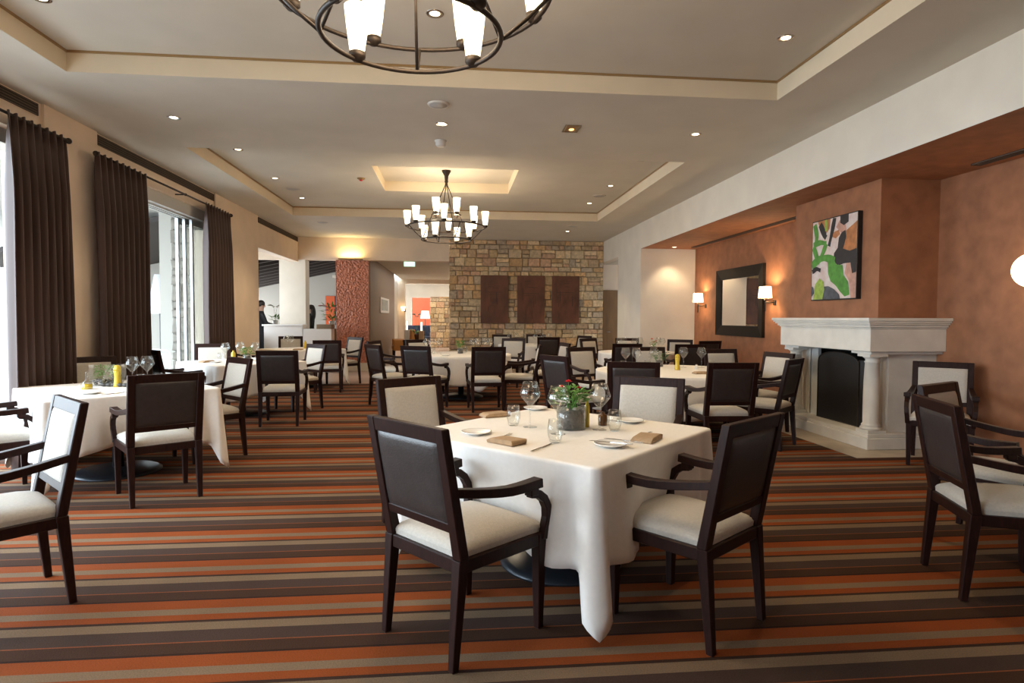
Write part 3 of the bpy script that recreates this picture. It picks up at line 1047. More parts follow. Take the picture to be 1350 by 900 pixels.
# ================================================================== PAINTING, MIRROR, WOOD PANELS, SCONCES
def painting():
    t = empty('painting', (4.45, 6.76, 1.60))
    tag(t, 'abstract canvas of green, black and orange brush strokes above the mantel', 'painting')
    W, Hh = .86, .97
    MB().box((-.022, -W / 2, 0), (.03, W / 2, Hh)).build('canvas_frame', 'black', t)
    b = MB()
    mats = ['pwhite', 'pgreen', 'plime', 'pblack', 'porange', 'ppink', 'pgrey']
    lay = [0]
    # u from 0 (far, picture left) to 1 (near, picture right); v up
    def P(u, v):
        return (-.0235 - lay[0] * .00035, W / 2 - .012 - u * (W - .024), .012 + v * (Hh - .024))
    def poly(pts, mi):
        lay[0] += 1
        b.add([P(min(1, max(0, u)), min(1, max(0, v))) for u, v in pts], [tuple(range(len(pts)))], mi)
    def stroke(pts, w, mi):
        # smooth open stroke
        q = []
        for i in range(len(pts) - 1):
            for k in range(6):
                s = k / 6
                q.append((pts[i][0] * (1 - s) + pts[i + 1][0] * s, pts[i][1] * (1 - s) + pts[i + 1][1] * s))
        q.append(pts[-1])
        for _ in range(4):
            q = [q[0]] + [((q[i - 1][0] + 2 * q[i][0] + q[i + 1][0]) / 4, (q[i - 1][1] + 2 * q[i][1] + q[i + 1][1]) / 4) for i in range(1, len(q) - 1)] + [q[-1]]
        lay[0] += 1
        L, Rr = [], []
        for i, p in enumerate(q):
            a = q[max(i - 1, 0)]
            c = q[min(i + 1, len(q) - 1)]
            d = Vector((c[0] - a[0], c[1] - a[1]))
            d.normalize()
            ww = w * (.95 + .18 * math.sin(i * .5)) / 2
            cl = lambda z: min(1, max(0, z))
            L.append(P(cl(p[0] - d.y * ww), cl(p[1] + d.x * ww)))
            Rr.append(P(cl(p[0] + d.y * ww), cl(p[1] - d.x * ww)))
        n = len(q)
        b.add(L + Rr, [(i, i + 1, n + i + 1, n + i) for i in range(n - 1)], mi)
    poly([(0, 0), (1, 0), (1, 1), (0, 1)], 0)
    poly([(.12, 1), (.42, 1), (.40, .88), (.30, .80), (.2, .88)], 4)
    poly([(.62, .95), (.72, .97), (.78, .82), (.66, .80), (.55, .88)], 5)
    poly([(.74, .80), (1, .90), (1, .58), (.86, .52), (.72, .60)], 4)
    poly([(.48, .82), (.62, .84), (.64, .78), (.55, .74), (.46, .77)], 4)
    poly([(.82, .50), (.92, .34), (1, .30), (1, 0), (.90, .0), (.86, .2), (.76, .30)], 5)
    poly([(.64, 1), (.82, 1), (.82, .91), (.72, .88), (.64, .92)], 3)
    stroke([(.18, .96), (.30, .80), (.33, .77)], .09, 3)
    stroke([(.52, 1), (.46, .82), (.40, .66)], .075, 3)
    stroke([(.32, 1), (.33, .86)], .05, 2)
    poly([(.68, .80), (.76, .82), (.78, .74), (.72, .60), (.86, .56), (1, .58), (1, .30), (.92, .29), (.88, .42), (.74, .42), (.62, .40), (.52, .46), (.52, .56), (.60, .62), (.62, .74)], 3)
    stroke([(.05, .97), (.12, .80), (.03, .62)], .085, 1)
    stroke([(.03, .71), (.20, .73), (.34, .70)], .07, 1)
    stroke([(.34, .70), (.26, .58), (.16, .48)], .075, 1)
    stroke([(.05, .66), (.12, .54), (.20, .47)], .085, 1)
    stroke([(.0, .44), (.18, .52), (.36, .52), (.54, .46)], .10, 1)
    poly([(.38, .48), (.54, .47), (.58, .42), (.72, .40), (.74, .28), (.84, .20), (.88, .04), (.78, .02), (.68, .08), (.58, .16), (.46, .22), (.40, .32)], 1)
    stroke([(.02, .36), (.12, .40), (.22, .37)], .06, 3)
    poly([(.30, .16), (.42, .16), (.54, .12), (.66, .05), (.68, 0), (.26, 0), (.28, .08)], 6)
    poly([(.10, .20), (.20, .27), (.30, .22), (.32, .12), (.28, 0), (.06, 0)], 2)
    poly([(.0, .18), (.05, .16), (.08, .08), (.0, .03)], 6)
    b.build('canvas', mats, t)
painting()

def wall_mirror():
    t = empty('mirror', (5.15, 10.55, 1.06))
    tag(t, 'large mirror in a wide black frame on the terracotta wall between two sconces', 'mirror')
    W, Hh, fw = 1.80, 1.24, .19
    b = MB()
    y0, y1 = -W / 2, W / 2
    def side(o, i):
        # mitred board sloping towards the glass
        (oy0, oz0), (oy1, oz1) = o
        (iy0, iz0), (iy1, iz1) = i
        b.hexa([(-.005, oy0, oz0), (-.005, oy1, oz1), (-.005, iy1, iz1), (-.005, iy0, iz0)], [(-.06, oy0, oz0), (-.06, oy1, oz1), (-.035, iy1, iz1), (-.035, iy0, iz0)])
    side(((y0, 0), (y1, 0)), ((y0 + fw, fw), (y1 - fw, fw)))
    side(((y1, 0), (y1, Hh)), ((y1 - fw, fw), (y1 - fw, Hh - fw)))
    side(((y1, Hh), (y0, Hh)), ((y1 - fw, Hh - fw), (y0 + fw, Hh - fw)))
    side(((y0, Hh), (y0, 0)), ((y0 + fw, Hh - fw), (y0 + fw, fw)))
    b.build('mirror_frame', 'frameblack', t)
    MB().box((-.022, y0 + fw - .005, fw - .005), (-.012, y1 - fw + .005, Hh - fw + .005)).build('mirror_glass', 'mirror', t)
wall_mirror()

for i, (x0, lab) in enumerate(((.69, 'left of the three rust brown wood panels hung on the stone wall'), (1.645, 'middle of the three rust brown wood panels hung on the stone wall'), (2.56, 'right of the three rust brown wood panels hung on the stone wall'))):
    rnd = random.Random(20 + i)
    t = empty('wood_panel', (x0 + .36, 15.80, 1.235))
    tag(t, lab, 'wood panel', 'carved wood panels')
    b = MB().box((-.36, -.03, 0), (.36, .02, 1.24))
    b.build('board', 'corten', t, .004)
    b = MB()
    z = .78 + rnd.uniform(-.02, .02)
    b.box((-.24, -.036, z), (.20, -.03, z + .012)).box((-.18, -.036, z - .05), (.12, -.03, z - .042))
    for k in range(6):
        x = rnd.uniform(-.25, .2)
        zz0 = rnd.uniform(.1, .6)
        b.box((x, -.035, zz0), (x + rnd.uniform(.006, .02), -.03, zz0 + rnd.uniform(.1, .35)))
    for k in range(3):
        x, zz0 = rnd.uniform(-.2, .05), rnd.uniform(.9, 1.1)
        b.box((x, -.035, zz0), (x + .16, -.03, zz0 + .012))
    b.build('carving', 'carved', t)

def make_sconce():
    t = empty('wall_sconce')
    MB().box((-.018, -.035, -.045), (0, .035, .035)).build('wall_plate', 'iron', t, .004)
    b = MB().tube([(-.015, 0, 0), (-.17, 0, 0)], .010)
    b.tube([(-.17, 0, -.14), (-.17, 0, .0), (-.165, .035, .08)], .010).tube([(-.17, 0, .0), (-.175, -.03, .07)], .009)
    b.build('arm', 'iron', t)
    n = 48
    prof = []
    b = MB()
    vs, fs = [], []
    for k, (r, z) in enumerate(((.105, .07), (.098, .15), (.088, .255))):
        for i in range(n):
            a = 2 * PI * i / n
            rr = r * (1 + .03 * (1 if i % 2 else -1))
            zz_ = z - (.02 * max(0, math.cos(a - PI)) ** 8 if k == 2 else 0)
            vs.append((-.17 + rr * math.cos(a), rr * math.sin(a), zz_))
    for k in range(2):
        for i in range(n):
            j = (i + 1) % n
            fs.append((k * n + i, k * n + j, (k + 1) * n + j, (k + 1) * n + i))
    b.add(vs, fs, 0, False)
    b.build('lamp_shade', 'shadeglow', t)
    return t
sp_ = make_sconce()
for y, lab in ((12.05, 'lit wall sconce with pleated shade left of the mirror'), (9.35, 'lit wall sconce with pleated shade right of the mirror, near the chimney breast')):
    o = place(sp_, (5.15, y, 1.64), 0, lab, 'wall lamp', 'wall sconces')
    lamp('sconce_bulb', 'POINT', (-.17, 0, .20), 9, WARM, parent=o, shadow_soft_size=.04)

t = empty('globe_wall_lamp', (5.15, 4.78, 1.80))
tag(t, 'round glowing globe lamp on the terracotta wall, cut by the right edge', 'wall lamp')
MB().box((-.02, -.05, -.05), (0, .05, .05)).build('wall_plate', 'iron', t, .004)
MB().tube([(-.01, 0, 0), (-.08, 0, 0)], .014).build('arm', 'iron', t)
MB().ball((-.20, 0, 0), .15, 0, 24, 16).build('lamp_shade', 'globeglow', t)

# ================================================================== CURTAINS
def curtain(name_lab, y0, y1, zt, x, folds, seed, flare=.06, gather=0.0):
    rnd = random.Random(seed)
    n = folds * 12
    rows = 16
    vs, fs = [], []
    ph = rnd.uniform(0, 6)
    for j in range(rows + 1):
        t = j / rows
        z = zt + .03 - t * (zt + .02)
        w = (y1 - y0) * (1 + flare * t - gather * math.sin(t * PI))
        yc = (y0 + y1) / 2
        amp = .016 + .035 * min(1, t * 5)
        for i in range(n + 1):
            u = i / n
            a = u * folds * 2 * PI + ph + .5 * math.sin(3 * t + u * 5)
            xx = x + amp * math.sin(a) + .012 * math.sin(a * .5 + 2 + t)
            if j == 0:
                xx = x + .016 * math.sin(a)
                z_ = z + .018 * math.sin(a)
            else:
                z_ = z
            vs.append((xx, yc + (u - .5) * w + .008 * math.cos(a) * min(1, t * 4), z_))
    for j in range(rows):
        for i in range(n):
            a = j * (n + 1) + i
            fs.append((a, a + 1, a + n + 2, a + n + 1))
    o = MB().add(vs, fs, 0, True).build('curtain', ['curtain', 'curtain'])
    md = o.modifiers.new('thickness', 'SOLIDIFY')
    md.thickness = .006
    tag(o, name_lab, 'curtain', 'brown curtains')
    return o
curtain('leftmost dark brown curtain, beside the near pier at the left edge', 5.62, 6.42, 3.08, -3.80, 8, 1)
curtain('dark brown curtain in the middle of the three, left side of the open window', 6.92, 8.02, 3.08, -3.80, 9, 2, .02, .04)
curtain('dark brown curtain farthest from us, right side of the open window', 9.78, 10.80, 3.08, -3.80, 9, 3)
def rod(y0, y1, lab):
    t = empty('curtain_rod', (-3.80, (y0 + y1) / 2, 3.10))
    tag(t, lab, 'curtain rod')
    L = (y1 - y0) / 2
    MB().tube([(0, -L, 0), (0, L, 0)], .014).build('pole', 'iron', t)
    for s in (-1, 1):
        MB().ball((0, s * (L + .02), 0), .03).build('finial', 'iron', t)
        MB().tube([(-.14, s * (L - .55), 0), (0, s * (L - .55), 0)], .010).ball((0, s * (L - .55), 0), .02).build('bracket', 'iron', t)
    MB().tube([(-.14, 0.2, 0), (0, .2, 0)], .010).ball((0, .2, 0), .02).build('bracket', 'iron', t)
rod(1.2, 6.45, 'dark curtain rod over the nearest window opening at the left edge')
rod(6.95, 10.85, 'dark curtain rod over the open folding window between two curtains')

# folding glazed doors: track above, two stacks of leaves folded against the piers
b = MB()
b.box((-4.28, 7.18, 2.90), (-4.00, 10.52, 3.06))
for x in (-4.24, -4.17, -4.10):
    b.box((x, 7.18, 2.875), (x + .03, 10.52, 2.90))
struct(b.build('window_1', ['greypaint']))
def leaf(x, y0, nm):
    b = MB()
    y1 = y0 + 1.05
    b.box((x, y0, 0), (x + .04, y0 + .06, 2.875)).box((x, y1 - .06, 0), (x + .04, y1, 2.875)).box((x, y0 + .06, 0), (x + .04, y1 - .06, .09)).box((x, y0 + .06, 2.79), (x + .04, y1 - .06, 2.875))
    o = struct(b.build(nm, 'alu'))
    MB().box((x + .016, y0 + .06, .09), (x + .024, y1 - .06, 2.79)).build('pane', 'glass', o)
for k, (x, y) in enumerate(((-4.245, 9.78), (-4.175, 9.86), (-4.105, 9.94))):
    leaf(x, y, 'window_leaf_%d' % (k + 1))
b = MB().box((-4.28, 1.3, 2.93), (-4.05, 6.31, 3.06))
for y in (1.3, 3.0, 4.62, 6.25):
    b.box((-4.2, y, 0), (-4.12, y + .06, 2.93))
struct(b.build('window_2', 'alu'))

# ================================================================== AIR GRILLES
def grille(loc, length, rot, lab, slats=4, wid=.10, m='grille'):
    t = empty('air_grille', loc)
    t.rotation_euler = rot
    tag(t, lab, 'air grille', 'linear air grilles')
    L = length / 2
    b = MB().box((-.004, -L, -wid / 2), (.0, L, wid / 2))
    b.build('slot', 'sootshade', t)  # black sheet painted in for the shade behind the louvres
    b = MB()
    for k in range(slats + 1):
        z = -wid / 2 + k * wid / slats
        b.box((0, -L, z - .006), (.012, L, z + .006))
    b.box((0, -L, -wid / 2 - .006), (.012, -L + .012, wid / 2 + .006)).box((0, L - .012, -wid / 2 - .006), (.012, L, wid / 2 + .006))
    b.build('louvre', m, t)
grille((-3.945, 3.8, 3.325), 4.9, (0, 0, 0), 'linear air grille under the ceiling in the top left corner')
grille((-3.945, 8.85, 3.325), 3.3, (0, 0, 0), 'linear air grille above the open window')
grille((-3.935, 14.3, 3.325), 3.1, (0, 0, 0), 'linear air grille over the opening towards the bar')
grille((4.95, 10.3, SOF - .004), 3.9, (0, R(90), 0), 'linear air grille in the niche ceiling above the mirror', 3, .09)
grille((4.95, 4.3, SOF - .004), 2.2, (0, R(90), 0), 'linear air grille in the niche ceiling at the right edge', 3, .09)

# ================================================================== CHANDELIERS
def make_chandelier():
    t = empty('chandelier')
    # origin: ceiling point of the canopy, everything hangs below
    zt = CT
    h = lambda z: z - zt
    MB().lathe([(0, 0), (.075, 0), (.072, -.02), (.034, -.085), (.026, -.16), (.032, -.18), (.020, -.20), (.026, -.235), (.0, -.245)], seg=20).build('canopy', 'iron', t)
    def ring(r, z, w):
        n = 56
        MB().tube([(r * math.cos(2 * PI * k / n), r * math.sin(2 * PI * k / n), h(z)) for k in range(n)], w, 8, closed=True).build('ring', 'iron', t)
    ring(.235, 3.03, .009)
    ring(.63, 2.84, .012)
    ring(.40, 2.63, .012)
    for k in range(4):
        a = k * PI / 2 + PI / 2
        c, s = math.cos(a), math.sin(a)
        MB().tube([(.018 * c, .018 * s, h(3.51)), (.235 * c, .235 * s, h(3.03)), (.40 * c, .40 * s, h(2.63))], .008).build('rod', 'iron', t)
        MB().tube([(.63 * c, .63 * s, h(2.84)), (.52 * c, .52 * s, h(2.73)), (.40 * c, .40 * s, h(2.63))], .009).build('strut', 'iron', t)
    def shade(r, z, a):
        x, y = r * math.cos(a), r * math.sin(a)
        b = MB().lathe([(.034, .012), (.040, .05), (.050, .12), (.062, .235), (.058, .235), (.047, .12), (.037, .05), (.0, .02)], (x, y, h(z)), 20)
        o = b.build('lamp_shade', 'lampglow', t)
        MB().lathe([(0, -.028), (.02, -.028), (.040, -.008), (.040, .014), (0, .014)], (x, y, h(z)), 14).build('cup', 'iron', o)
    for k in range(4):
        shade(.235, 3.045, R(25 + 90 * k))
    for k in range(8):
        shade(.63, 2.86, R(22.5 + 45 * k))
    for k in range(4):
        shade(.40, 2.65, R(45 + 90 * k))
    return t
ch = make_chandelier()
for (x, y), lab in (((-.19, 2.80), 'nearest iron ring chandelier with frosted cone shades, cut by the top of the photo'), ((-.125, 9.97), 'three tier iron chandelier with glowing cone shades hanging from the square ceiling well')):
    o = place(ch, (x, y, CT), R(20) if y > 5 else 0, lab, 'chandelier', 'iron chandeliers')
    lamp('chandelier_light', 'POINT', (0, 0, 2.95 - CT), 50, (1, .76, .50), parent=o, shadow_soft_size=.45)

# ================================================================== RECESSED CEILING LIGHTS AND FITTINGS
def make_spot():
    t = empty('recessed_spotlight')
    MB().lathe([(.038, .0), (.062, -.004), (.066, .0), (.062, .002), (.04, .004)], seg=24).build('trim_ring', 'steel', t)
    MB().lathe([(0, -.001), (.037, -.001), (.037, .003), (0, .003)], seg=20).build('lens', 'spotglow', t)
    return t
sproto = make_spot()
spots = [(-2.854, 6.588, CE, 'recessed spotlight left on the flat ceiling strip between the two trays'),
 (2.647, 6.547, CE, 'recessed spotlight right on the flat ceiling strip between the two trays'),
 (-.133, 6.484, CE, 'recessed spotlight between the round white speaker and the smoke detector'),
 (-.149, 8.2, CU, 'recessed spotlight just before the square well of the rear chandelier'),
 (-2.84, 8.41, CU, 'first recessed spotlight along the left edge of the rear tray'),
 (-2.84, 10.07, CU, 'second recessed spotlight along the left edge of the rear tray'),
 (-2.81, 11.67, CU, 'third recessed spotlight along the left edge of the rear tray'),
 (2.6, 8.34, CU, 'first recessed spotlight along the right edge of the rear tray'),
 (2.595, 10.0, CU, 'second recessed spotlight along the right edge of the rear tray'),
 (2.585, 11.55, CU, 'third recessed spotlight along the right edge of the rear tray'),
 (2.59, 4.626, CU, 'recessed spotlight at the right back corner of the nearest tray'),
 (-.14, 4.53, CU, 'recessed spotlight seen inside the ring of the nearest chandelier'),
 (-2.86, 4.6, CU, 'recessed spotlight at the left back corner of the nearest tray'),
 (2.64, 14.1, CE, 'recessed spotlight in the ceiling close to the stone wall'),
 (4.556, 12.3, SOF, 'small recessed spotlight in the niche ceiling beside the white pier')]
for x, y, z, lab in spots:
    o = place(sproto, (x, y, z), 0, lab, 'ceiling spotlight', 'recessed spotlights')
    lamp('spot_bulb', 'SPOT', (0, 0, -.02), 26 if z > 3 else 0.8, (1, .78, .5), parent=o, spot_size=R(95), spot_blend=.6, shadow_soft_size=.04)
t = empty('ceiling_speaker', (-.15, 5.90, CE))
tag(t, 'round white speaker disc in the ceiling, nearest fitting on the centre line', 'ceiling speaker')
MB().lathe([(0, -.012), (.085, -.012), (.088, -.004), (.088, 0), (0, 0)], seg=32).build('grille_disc', 'greydisc', t)
MB().lathe([(.085, -.014), (.10, -.012), (.104, 0), (.086, 0)], seg=32).build('rim', 'plastic', t)
t = empty('smoke_detector', (-.155, 7.10, CE))
tag(t, 'white smoke detector hanging below the ceiling before the rear tray', 'smoke detector')
MB().lathe([(0, 0), (.065, 0), (.065, -.018), (.058, -.02), (.058, -.05), (.045, -.065), (.02, -.07), (0, -.07)], seg=24).build('body', 'plastic', t)
MB().lathe([(0, 0), (.07, 0), (.07, -.008), (0, -.008)], seg=24).build('base', 'plastic', t)
t = empty('square_downlight', (1.25, 6.49, CE))
tag(t, 'square recessed downlight with an amber glow, right of the smoke detector', 'ceiling light')
MB().box((-.085, -.125, -.006), (-.06, .125, 0)).box((.06, -.125, -.006), (.085, .125, 0)).box((-.06, -.125, -.006), (.06, -.105, 0)).box((-.06, .105, -.006), (.06, .125, 0)).build('frame', 'steel', t)
MB().box((-.06, -.105, -.003), (.06, .105, 0)).build('lens', 'brass', t)
MB().ball((.005, .03, -.004), (.028, .04, .006), 0, 12, 6).build('bulb', 'amberglow', t)
t = empty('ceiling_sensor', (-1.47, 9.9, CU))
tag(t, 'small reddish sensor on the ceiling left of the rear chandelier', 'sensor')
MB().lathe([(0, 0), (.06, 0), (.06, -.01), (.035, -.03), (0, -.03)], seg=18).build('body', 'brass', t)
MB().lathe([(0, -.03), (.03, -.03), (.02, -.045), (0, -.048)], seg=14).build('eye', 'redflower', t)
for x, y, z, lab in ((-2.77, 10.87, CU, 'flat ceiling speaker slot at the left of the rear tray'), (2.6, 10.82, CU, 'flat ceiling speaker slot at the right of the rear tray'), (2.6, 13.29, CE, 'flat ceiling speaker slot in front of the stone wall'), (-2.81, 13.43, CE, 'flat ceiling speaker slot before the far left beam')):
    t = empty('ceiling_vent', (x, y, z))
    tag(t, lab, 'ceiling vent', 'round ceiling vents')
    MB().lathe([(0, -.006), (.10, -.006), (.105, 0), (0, 0)], seg=24).build('disc', 'greydisc', t)
    MB().lathe([(.10, -.009), (.115, -.006), (.118, 0), (.102, 0)], seg=24).build('rim', 'ceiling', t)
# ================================================================== TABLEWARE
ZT = .7445
def glass_proto(name, prof, cat, seg=18):
    o = MB().lathe(prof, seg=seg).build(name, 'glass')
    o['category'] = cat
    return o
wine = glass_proto('wine_glass', [(0, 0), (.040, .0), (.040, .003), (.006, .008), (.0045, .02), (.0045, .108), (.011, .122), (.055, .176), (.061, .190), (.058, .205), (.040, .262), (.0388, .262), (.0565, .205), (.0595, .190), (.0535, .176), (.009, .125), (0, .123)], 'wine glass', 20)
tumbler = glass_proto('water_tumbler', [(0, .0), (.024, .0), (.030, .008), (.039, .045), (.040, .065), (.033, .118), (.0318, .118), (.0385, .065), (.0375, .045), (.028, .013), (0, .011)], 'tumbler', 20)
def simple(name, mb, m, cat, bev=0.0):
    o = mb.build(name, m, None, bev)
    o['category'] = cat
    return o
plate = simple('side_plate', MB().lathe([(0, .002), (.045, .0), (.052, .004), (.078, .013), (.082, .015), (.082, .018), (.076, .017), (.052, .008), (0, .007)], seg=32), 'porcelain', 'plate')
def napkin_mb():
    b = MB()
    # rolled fold: stacked folded sheets with a rounded end
    pts = []
    for k in range(7):
        a = -PI / 2 + k / 6 * PI
        pts.append((.075 + .014 * math.cos(a), .014 + .014 * math.sin(a)))
    prof = [(-.085, .0)] + pts + [(-.06, .026), (-.085, .014)]
    n = len(prof)
    vs = [(x, -.055 + .008 * math.sin(i * 2), z) for i, (x, z) in enumerate(prof)] + [(x, .055 + .006 * math.sin(i * 1.3), z * .9) for i, (x, z) in enumerate(prof)]
    b.add(vs, [tuple(range(n)), tuple(reversed(range(n, 2 * n)))] + [(k, n + k, n + (k + 1) % n, (k + 1) % n) for k in range(n)])
    b.hexa([(-.08, -.05, .0), (.06, -.052, .0), (.06, .058, .0), (-.07, .06, .0)], [(-.08, -.05, .008), (.06, -.052, .010), (.06, .058, .010), (-.07, .06, .008)])
    return b
napkin = simple('napkin', napkin_mb(), 'napkin', 'napkin', .002)
kb = MB()
kb.hexa([(-.11, -.006, 0), (0, -.005, 0), (0, .005, 0), (-.11, .006, 0)], [(-.11, -.006, .006), (0, -.004, .005), (0, .004, .005), (-.11, .006, .006)])
kb.add([(0, -.008, .001), (.06, -.010, .001), (.10, -.004, .001), (.108, .006, .001), (0, .006, .001), (0, -.008, .003), (.06, -.010, .003), (.10, -.004, .003), (.108, .006, .003), (0, .006, .003)], [(4, 3, 2, 1, 0), (5, 6, 7, 8, 9), (0, 1, 6, 5), (1, 2, 7, 6), (2, 3, 8, 7), (3, 4, 9, 8), (4, 0, 5, 9)])
knife = simple('table_knife', kb, 'steel', 'knife')
fb = MB()
fb.hexa([(-.10, -.007, 0), (.03, -.003, .004), (.03, .003, .004), (-.10, .007, 0)], [(-.10, -.007, .003), (.03, -.003, .007), (.03, .003, .007), (-.10, .007, .003)])
fb.hexa([(.03, -.004, .004), (.055, -.011, .002), (.055, .011, .002), (.03, .004, .004)], [(.03, -.004, .007), (.055, -.011, .004), (.055, .011, .004), (.03, .004, .007)])
for k in range(4):
    y = -.0095 + k * .0063
    fb.hexa([(.055, y - .0015, .002), (.095, y - .001, .006), (.095, y + .001, .006), (.055, y + .0015, .002)], [(.055, y - .0015, .004), (.095, y - .001, .008), (.095, y + .001, .008), (.055, y + .0015, .004)])
fork = simple('table_fork', fb, 'steel', 'fork')

def bottle(name, loc, label, r, hgt, fill, cat='oil bottle'):
    t = empty(name, loc)
    tag(t, label, cat)
    MB().lathe([(0, 0), (r * .95, 0), (r, .006), (r, hgt * .72), (r * .55, hgt * .82), (r * .42, hgt * .86), (r * .42, hgt * .95), (r * .5, hgt * .96), (r * .5, hgt * .97), (0, hgt * .97)], seg=16).build('bottle_body', fill, t)
    MB().lathe([(0, hgt * .97), (r * .4, hgt * .97), (r * .45, hgt), (0, hgt * 1.02)], seg=12).build('stopper', 'glass', t)
    return t
def mill(loc, label):
    t = empty('pepper_mill', loc)
    tag(t, label, 'pepper mill')
    MB().lathe([(0, 0), (.033, 0), (.034, .012), (.026, .06), (.024, .09), (.030, .135), (.030, .14), (0, .14)], seg=20).build('mill_body', 'peppermill', t)
    MB().lathe([(0, .142), (.029, .142), (.031, .16), (.024, .185), (.012, .192), (0, .194)], seg=20).build('mill_head', 'peppermill', t)
    return t
def foliage(b, c, n, rad, hgt, ln, wd, rnd, mi=0, up=.6):
    for k in range(n):
        a = rnd.uniform(0, 2 * PI)
        rr = rad * rnd.random() ** .5
        p = Vector((c[0] + rr * math.cos(a), c[1] + rr * math.sin(a), c[2] + rnd.uniform(0, hgt)))
        a2 = a + rnd.uniform(-1, 1)
        d = Vector((math.cos(a2), math.sin(a2), rnd.uniform(-.3, 1.2) * up + .1)).normalized()
        s = d.cross(Vector((0, 0, 1))).normalized()
        u = s.cross(d)
        L, W = ln * rnd.uniform(.7, 1.2), wd * rnd.uniform(.7, 1.2)
        b.add([p, p + d * L * .4 + s * W / 2 + u * .004, p + d * L - u * .006, p + d * L * .4 - s * W / 2 + u * .004, p + d * L * .4 - u * W * .12], [(0, 4, 1), (1, 4, 2), (2, 4, 3), (3, 4, 0)], mi)
def flower(parent, p, r, m, seed=0):
    rnd = random.Random(seed)
    b = MB()
    for k in range(3):
        for i in range(6):
            a = i / 6 * 2 * PI + k * .5
            el = .25 + k * .45
            d = Vector((math.cos(a) * math.cos(el), math.sin(a) * math.cos(el), math.sin(el)))
            s = Vector((-math.sin(a), math.cos(a), 0))
            q = Vector(p)
            rr = r * (1 - .18 * k)
            b.add([q, q + d * rr * .6 + s * rr * .42, q + d * rr, q + d * rr * .6 - s * rr * .42], [(0, 1, 2, 3)], 0)
    b.ball((p[0], p[1], p[2] + r * .3), r * .3, 0, 8, 5)
    return b.build('blossom', m, parent)
def vase_plant(name, loc, label, rv, hv, fillh, rnd, leafn, leafr, leafh, leafz, flowers, fmat, ln=.06, wd=.022, lm='leaf'):
    t = empty(name, loc)
    tag(t, label, 'flower vase')
    MB().lathe([(0, 0), (rv, 0), (rv, hv), (rv - .003, hv), (rv - .003, .006), (0, .006)], seg=28).build('vase', 'glass', t)
    MB().lathe([(0, .007), (rv - .006, .007), (rv - .005, fillh), (rv * .6, fillh + .008), (0, fillh + .006)], seg=28).build('gravel', 'gravel', t)
    for k in range(4):
        a = k * 1.7
        MB().ball((rv * .55 * math.cos(a), rv * .55 * math.sin(a), fillh + .012), (.020, .015, .011), 0, 8, 5).build('pebble', 'pebble', t)
    b = MB()
    for k in range(7):
        a = rnd.uniform(0, 2 * PI)
        e = rnd.uniform(.2, .9) * leafr
        b.tube([(0.01 * math.cos(a), .01 * math.sin(a), fillh), (e * .4 * math.cos(a), e * .4 * math.sin(a), leafz * .7), (e * math.cos(a), e * math.sin(a), leafz + leafh * .6)], .0025, 5)
    b.build('stems', 'leaf', t)
    b = MB()
    foliage(b, (0, 0, leafz), leafn, leafr, leafh, ln, wd, rnd)
    b.build('leaves', lm, t)
    for k, (x, y, z, r) in enumerate(flowers):
        b = MB().tube([(0, 0, fillh), (x * .6, y * .6, z * .7), (x, y, z)], .002, 5)
        fl = flower(t, (x, y, z), r, fmat, k)
        b.build('stalk', 'leaf', fl)
    return t
rnd = random.Random(5)
# --- front table
FT = ' on the front table'
vase_plant('flower_vase', (.662, 3.376, ZT), 'glass vase of grey gravel with red flowers and leaves on the front table', .083, .13, .105, rnd, 110, .085, .09, .14, [(-.055, .0, .235, .024), (-.02, -.01, .265, .026), (.05, .03, .225, .02)], 'redflower')
bottle('oil_bottle', (.763, 3.417, ZT), 'slim yellow oil bottle beside the gravel vase on the front table', .014, .17, 'oil')
bottle('vinegar_bottle', (.868, 3.47, ZT), 'small amber brown bottle behind the tumbler on the front table', .027, .08, 'vinegar', 'vinegar bottle')
for (x, y), lab in (((.435, 3.44), 'wine glass left of the red flowers on the front table'), ((.56, 3.22), 'wine glass directly in front of the red flowers on the front table'), ((.815, 3.33), 'wine glass right of the slim yellow bottle on the front table')):
    place(wine, (x, y, ZT), rnd.random(), lab, 'wine glass', 'wine glasses on the front table')
for (x, y), lab in (((.345, 3.497), 'leftmost tumbler on the front table, beside the farther napkin'), ((.508, 3.003), 'tumbler nearest to us on the front table, in front of the gravel vase'), ((.89, 3.29), 'rightmost tumbler on the front table, before the amber bottle')):
    place(tumbler, (x, y, ZT), rnd.random(), lab, 'tumbler', 'tumblers on the front table')
for (x, y), lab in (((.12, 3.254), 'white side plate at the left corner of the front table, behind the nearest napkin'), ((.764, 2.892), 'white side plate nearest to us on the front table, with a knife lying on it'), ((1.06, 3.56), 'white side plate before the pale backed chair on the front table'), ((.556, 4.10), 'white side plate at the far corner of the front table')):
    place(plate, (x, y, ZT), 0, lab, 'plate', 'side plates on the front table')
for (x, y), a, lab in (((.263, 3.005), -48, 'folded tan napkin nearest to us on the front table'), ((.985, 3.02), 52, 'folded tan napkin by the right chair on the front table'), ((.257, 3.835), 20, 'folded tan napkin at the far left edge of the front table')):
    place(napkin, (x, y, ZT), R(a), lab, 'napkin', 'tan napkins on the front table')
for (x, y), a, z, lab in (((.425, 2.882), 55, 0, 'knife right of the nearest tan napkin on the front table'), ((.864, 3.016), 140, 0, 'knife left of the right hand tan napkin on the front table'), ((.762, 2.885), 150, .0185, 'small knife lying across the nearest side plate')):
    place(knife, (x, y, ZT + z), R(a), lab, 'knife', 'cutlery on the front table')
for (x, y), a, lab in (((.256, 3.15), 58, 'fork behind the nearest tan napkin on the front table'), ((1.02, 3.16), -130, 'fork behind the right hand tan napkin on the front table'), ((.96, 3.60), 140, 'fork by the amber bottle, left of the far right plate')):
    place(fork, (x, y, ZT), R(a), lab, 'fork', 'cutlery on the front table')

